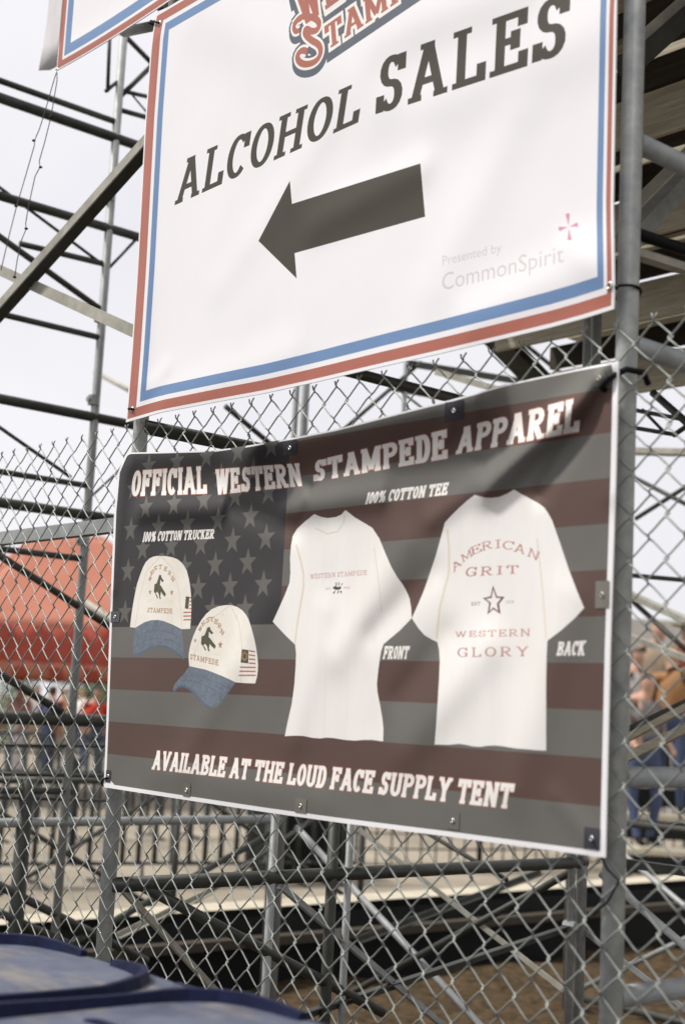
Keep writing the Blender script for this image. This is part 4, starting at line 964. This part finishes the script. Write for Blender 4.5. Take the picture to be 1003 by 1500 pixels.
EC = empty('equipment_case', oZ((425,1288)), 'black equipment case standing behind the barriers under the caps side of the banner', 'case')
c_ = oZ((425,1288)); Mz = Matrix.Rotation(an, 3, 'Z')
MB().box(c_+Vector((-.15,.15,.36)), (.74,.55,.60), Mz).build('body', DARKP, EC)
MB().box(c_+Vector((-.15,.15,.71)), (.78,.59,.09), Mz).build('lid', BARM, EC)
for sx in (-.28,.28):
    for sy in (-.2,.2): MB().tube([c_+Vector((-.15,.15,0))+Mz@Vector((sx,sy,.0)), c_+Vector((-.15,.15,0))+Mz@Vector((sx,sy,.07))], .045, 10).build('foot', BLACK, EC)
# red canopy tent
TR = mat('tent_red', (.42,.15,.09), .7, 0, .08, 2); TRD = mat('tent_valance', (.33,.05,.025), .7, 0, .15, 3)
tc0 = far((88,1016), 22.0); tcx = Vector((tc0.x, tc0.y, 0)); rdir = Vector((math.cos(R(72)), math.sin(R(72)), 0)); pd = Vector((-rdir.y, rdir.x, 0))
TT = empty('canopy_tent', tcx, 'red hip roofed canopy tent beyond the fence at left', 'tent')
hx, hy, ez, pz, rl = 2.1, 1.9, 2.5, 4.05, .5
cor = [tcx+rdir*sx*hx+pd*sy*hy+Vector((0,0,ez)) for sx, sy in ((-1,-1),(1,-1),(1,1),(-1,1))]
rg = [tcx-rdir*rl+Vector((0,0,pz)), tcx+rdir*rl+Vector((0,0,pz))]
def sagquad(a, b, c, d, n=10, sag=.05):      # a-b eave, c-d ridge side, sagging cloth
    v = []; f = []
    for j in range(n+1):
        for i in range(n+1):
            u, w_ = i/n, j/n; p = (a*(1-u)+b*u)*(1-w_)+(d*(1-u)+c*u)*w_
            v.append(p-Vector((0,0,sag*math.sin(math.pi*w_)*(.6+.4*math.sin(math.pi*u))))+Vector((0,0,.02*math.sin(u*20))))
    f = [(j*(n+1)+i, j*(n+1)+i+1, (j+1)*(n+1)+i+1, (j+1)*(n+1)+i) for j in range(n) for i in range(n)]
    return v, f
for q in ((cor[0],cor[1],rg[1],rg[0]),(cor[1],cor[2],rg[1],rg[1]),(cor[2],cor[3],rg[0],rg[1]),(cor[3],cor[0],rg[0],rg[0])):
    v, f = sagquad(*q); o = mesh_obj('roof_panel', v, f, TR, TT, True); o.modifiers.new('t','SOLIDIFY').thickness = .01
for i in range(4):
    a, b = cor[i], cor[(i+1) % 4]; n = 40; v = []; f = []; nn = (b-a).normalized().cross(Vector((0,0,1)))
    for j, z in enumerate((0,-.25,-.52,-.72)):
        for k in range(n+1): v.append(a*(1-k/n)+b*(k/n)+Vector((0,0,z-(.05*abs(math.sin(k*math.pi/5)) if j == 3 else 0)))+nn*(.04*math.sin(k*1.3)*j))
    f = [(j*(n+1)+k, j*(n+1)+k+1, (j+1)*(n+1)+k+1, (j+1)*(n+1)+k) for j in range(3) for k in range(n)]
    mesh_obj('valance', v, f, TRD, TT, True).modifiers.new('t','SOLIDIFY').thickness = .01
    vv_ = v[2*(n+1):3*(n+1)]; v2 = []
    for z in (0,-.10,-.22): v2 += [p+nn*.012+Vector((0,0,z)) for p in vv_]
    mesh_obj('trim', v2, [(j*(n+1)+k, j*(n+1)+k+1, (j+1)*(n+1)+k+1, (j+1)*(n+1)+k) for j in range(2) for k in range(n)], TR, TT, True).modifiers.new('t','SOLIDIFY').thickness = .006
    pipe('leg', cor[i]*1-Vector((0,0,ez)), cor[i], .03, GALV, TT)

# hedge and trees on the far side
LEAF = [mat('leaf_dark', (.045,.085,.03), .7, 0, .3, 3), mat('leaf_mid', (.075,.12,.04), .7, 0, .3, 3)]
BARK = mat('bark', (.10,.075,.05), .9, 0, .3, 6)
def tree(p, h, wd, label, low=False):
    p = Vector((p.x,p.y,0)); root = empty('shrub' if low else 'tree', p, label, 'shrub' if low else 'tree', 'shrubs and trees far beyond the arena')
    tk = MB().tube([p, p+Vector((.05,0,h*.25)), p+Vector((.0,.05,h*.55)), p+Vector((.1,0,h*.8))], [.05*h,.04*h,.025*h,.01*h], 8)
    for k in range(5): a = k*1.25; tk.tube([p+Vector((0,0,h*(.3+.07*k))), p+Vector((math.cos(a)*wd*.35, math.sin(a)*wd*.35, h*(.5+.08*k)))], [.018*h,.006*h], 6)
    tk.build('trunk', BARK, root, True)
    cl = [(Vector((random.gauss(0,.24)*wd, random.gauss(0,.24)*wd, h*random.uniform(.15 if low else .38,.9))), random.uniform(.16,.3)*wd) for _ in range(14)]
    v = []; f = []; mi = []
    for i in range(3200):
        c, rd = random.choice(cl); d = Vector((random.gauss(0,1),random.gauss(0,1),random.gauss(0,1))).normalized()*rd*random.random()**.4
        q = p+c+d; 
        if q.z < .05: continue
        s = random.uniform(.03,.07)*max(1,h/4); a = Vector((random.gauss(0,1),random.gauss(0,1),random.gauss(0,.6))).normalized(); b = a.orthogonal().normalized()
        n = len(v); v += [q-a*s, q+b*s*.5, q+a*s, q-b*s*.5]; f.append((n,n+1,n+2,n+3)); mi.append(random.randint(0,1))
    mesh_obj('crown', v, f, None, root, False, LEAF, mi)
tree(far((28,1030),40), 1.9, 2.4, 'dark green shrub under the left half of the red tent', True)
tree(far((128,1030),38), 2.1, 2.2, 'bright green shrub under the right half of the red tent', True)
tree(far((152,1030),44), 2.2, 2.2, 'green shrub beside the left edge of the flag print banner', True)
tree(far((1040,1040),60), 4.2, 5, 'leafy tree far right beyond the arena')

# white wall and raised viewing stand at far right
VW = empty('vinyl_wall', far((985,1040),19)*1, 'pale vinyl wall behind the spectators right of the right post', 'wall'); VW.location.z = 0
a = far((880,1040),19); b = far((1120,1040),19)
for k in range(6):
    p = a*(1-k/6)+b*(k/6); q = a*(1-(k+1)/6)+b*((k+1)/6)
    MB().bar((p.x,p.y,1.65), (q.x*.995+p.x*.005,q.y*.995+p.y*.005,1.65), .04, 2.6, (0,0,1)).build('panel', mat('pale_wall', (.52,.50,.46), .6, 0, .08, .8), VW)
STD = empty('viewing_stand', far((985,1040),14.5), 'small raised timber viewing stand with spectators right of the right post', 'stand'); STD.location.z = 0
a = far((915,1040),14.2); b = far((1110,1040),14.2); dd = (b-a); dd.z = 0; dl_ = dd.normalized(); nb_ = Vector((-dl_.y,dl_.x,0)); 
if nb_.dot(fw) < 0: nb_ = -nb_
for k in range(3):
    p = Vector((a.x,a.y,.32+.3*k))+nb_*.5*k; q = p+dd
    MB().bar(p, q, .42, .05).build('plank', PLANK_L, STD); MB().bar(p-Vector((0,0,.12))-nb_*.2, q-Vector((0,0,.12))-nb_*.2, .03, .18).build('riser', DARKP, STD)
    for s in (.05,.35,.65,.95): MB().tube([p+dd*s-Vector((0,0,.03)), Vector(((p+dd*s).x,(p+dd*s).y,0))], .03, 8).build('leg', GALV, STD)

# ================================================================ PEOPLE
SKIN = mat('skin', (.46,.27,.19), .55, 0, .08, 20)
HAIRS = [mat('hair_brown', (.05,.03,.018), .6, 0, .2, 30), mat('hair_fair', (.30,.20,.10), .6, 0, .2, 30)]
DG = bpy.context.evaluated_depsgraph_get
def person(p, face, shirt, trousers, label, hair=0, h=1.72, stride=.12, arm=0.0, hat=None):
    """one skinned body, standing; every face takes the material of the nearest bone"""
    J = {'pel':(0,0,.54,.085),'wst':(0,.005,.62,.075),'cst':(0,.01,.74,.092),'shl':(0,.008,.815,.062),'nek':(0,0,.862,.034),'hd0':(0,-.012,.905,.048),'hd1':(0,-.008,.955,.052),'hd2':(0,0,.985,.034)}
    B = [('pel','wst','t'),('wst','cst','s'),('cst','shl','s'),('shl','nek','k'),('nek','hd0','k'),('hd0','hd1','k'),('hd1','hd2','h')]
    for s, L_ in ((-1,'l'),(1,'r')):
        st = stride*s
        J.update({'hp'+L_:(s*.055,0,.50,.058),'kn'+L_:(s*.06,-st*.35-.005,.285,.036),'an'+L_:(s*.062,st*.15,.05,.024),'ft'+L_:(s*.068,st*.15-.07,.017,.018),
                  'sh'+L_:(s*.105,.008,.805,.038),'el'+L_:(s*.135,.02-arm*.03,.64,.026),'wr'+L_:(s*.13,-.03-arm*.10,.51+arm*.10,.018),'hn'+L_:(s*.125,-.045-arm*.13,.465+arm*.11,.02)})
        B += [('pel','hp'+L_,'t'),('hp'+L_,'kn'+L_,'t'),('kn'+L_,'an'+L_,'t'),('an'+L_,'ft'+L_,'b'),('shl','sh'+L_,'s'),('sh'+L_,'el'+L_,'s'),('el'+L_,'wr'+L_,'k'),('wr'+L_,'hn'+L_,'k')]
    names = list(J); me = bpy.data.meshes.new('skel'); me.from_pydata([tuple(c*h for c in J[n][:3]) for n in names], [(names.index(a), names.index(b)) for a, b, _ in B], [])
    ob = bpy.data.objects.new('skel', me); COL.objects.link(ob); md = ob.modifiers.new('s','SKIN'); md.use_smooth_shade = True
    for i, n in enumerate(names):
        sv = me.skin_vertices[0].data[i]; rr_ = J[n][3]*h; wide = 1.35 if n in ('pel','wst','cst','shl') else 1
        sv.radius = (rr_*wide, rr_*.85 if wide > 1 else rr_); sv.use_root = (n == 'pel')
    ob.modifiers.new('u','SUBSURF').levels = 1
    dg = DG(); dg.update(); m2 = bpy.data.meshes.new_from_object(ob.evaluated_get(dg)); bpy.data.objects.remove(ob)
    m2.materials.clear(); MM = [SKIN, shirt, trousers, HAIRS[hair], BLACK]
    for mm in MM: m2.materials.append(mm)
    key = {'k':0,'s':1,'t':2,'h':3,'b':4}; SG = [(Vector(J[a][:3])*h, Vector(J[b][:3])*h, key[t]) for a, b, t in B]
    for pl in m2.polygons:
        c = pl.center; best = min(SG, key=lambda s: seg_dist(c, s[0], s[1])); pl.material_index = best[2]
        if c.z > .90*h and (c.y > .012*h or c.z > .965*h): pl.material_index = 3
        pl.use_smooth = True
    m2.name = 'person'; o = bpy.data.objects.new('person', m2); COL.objects.link(o); o.location = p; o.rotation_euler = (0,0,face)
    tag(o, label, 'person')
    # nose and ears keep the head from reading as a bare ball
    if hat:
        hb = MB(); pts = []
        for zz, rd in ((.962,.060),(.975,.058),(1.0,.05),(1.012,.02)): pts.append([Vector((rd*h*math.cos(t), rd*h*1.1*math.sin(t)-.006*h, zz*h)) for t in [k*math.pi/6 for k in range(12)]])
        v, f = loft(pts); hb.add(v, f); v, f = loft([[Vector((.105*h*math.cos(t), .115*h*math.sin(t)-.006*h, .962*h+dz+.012*h*abs(math.cos(t)))) for t in [k*math.pi/6 for k in range(12)]] for dz in (0,.006)]); hb.add(v, f)
        ho = hb.build('hat', hat, None, True); ho.location = p; ho.rotation_euler = (0,0,face)
        tag(ho, 'brimmed tan hat worn by the spectator in rust red at the right picture edge', 'hat')
    return o
def cloth(n, c): return mat('cloth_'+n, c, .85, 0, .1, 12)
JEAN = cloth('denim', (.045,.065,.13)); KH = cloth('khaki', (.33,.27,.17)); ORG = cloth('orange', (.62,.20,.05)); RD = cloth('red', (.60,.06,.03)); WHT = cloth('white', (.7,.68,.65)); PNK = cloth('pink', (.55,.33,.30)); NVY = cloth('navy', (.06,.07,.16)); YEL = cloth('mustard', (.30,.15,.06)); BRN = cloth('rust', (.25,.07,.04)); GRY = cloth('grey', (.17,.15,.14)); BLK = cloth('black', (.02,.02,.022))
toc = YAW
def stand(px_, fy, *a, **k): q = oZ((px_, fy)); return person(Vector((q.x,q.y,0)), *a, **k)
stand(134,1150, toc+.3, RD, JEAN, 'person in red shirt and jeans walking beyond the barriers near the left post', 0, stride=.25)
stand(84,1128, toc+1.6, ORG, KH, 'person in orange shirt far off under the red tent', 1)
stand(66,1152, toc+2.6, NVY, JEAN, 'person in dark navy top left of the one in red', 0, stride=.2)
stand(20,1160, toc-.6, PNK, WHT, 'person in pale pink top at the left picture edge', 1, arm=.7)
stand(44,1135, toc+.8, WHT, KH, 'person in white top and tan trousers between the pink and navy tops', 0)
stand(112,1124, toc+3, WHT, NVY, 'person in white top far off beside the one in orange', 1)
def onstand(px_, d, z, *a, **k): q = far((px_, 1040), d); return person(Vector((q.x,q.y,z)), *a, **k)
onstand(982, 14.6, .655, toc+2.9, YEL, JEAN, 'person in mustard shirt on the viewing stand right of the right post', 1, arm=.6)
onstand(1004, 15.2, .955, toc+.2, BRN, JEAN, 'person in rust red shirt at the right picture edge on the viewing stand', 0, hat=cloth('felt',(.35,.25,.14)))
onstand(945, 14.2, .355, toc+.5, GRY, JEAN, 'person in grey shirt lowest on the viewing stand beside the right post', 0, arm=.5)
onstand(962, 15.2, .955, toc-.4, cloth('tan', (.30,.23,.16)), BLK, 'person in tan shirt on the back step of the viewing stand', 1)
onstand(928, 15.0, .655, toc+1, WHT, NVY, 'person in white shirt and navy trousers just right of the right post', 0)
bpy.context.view_layer.update()
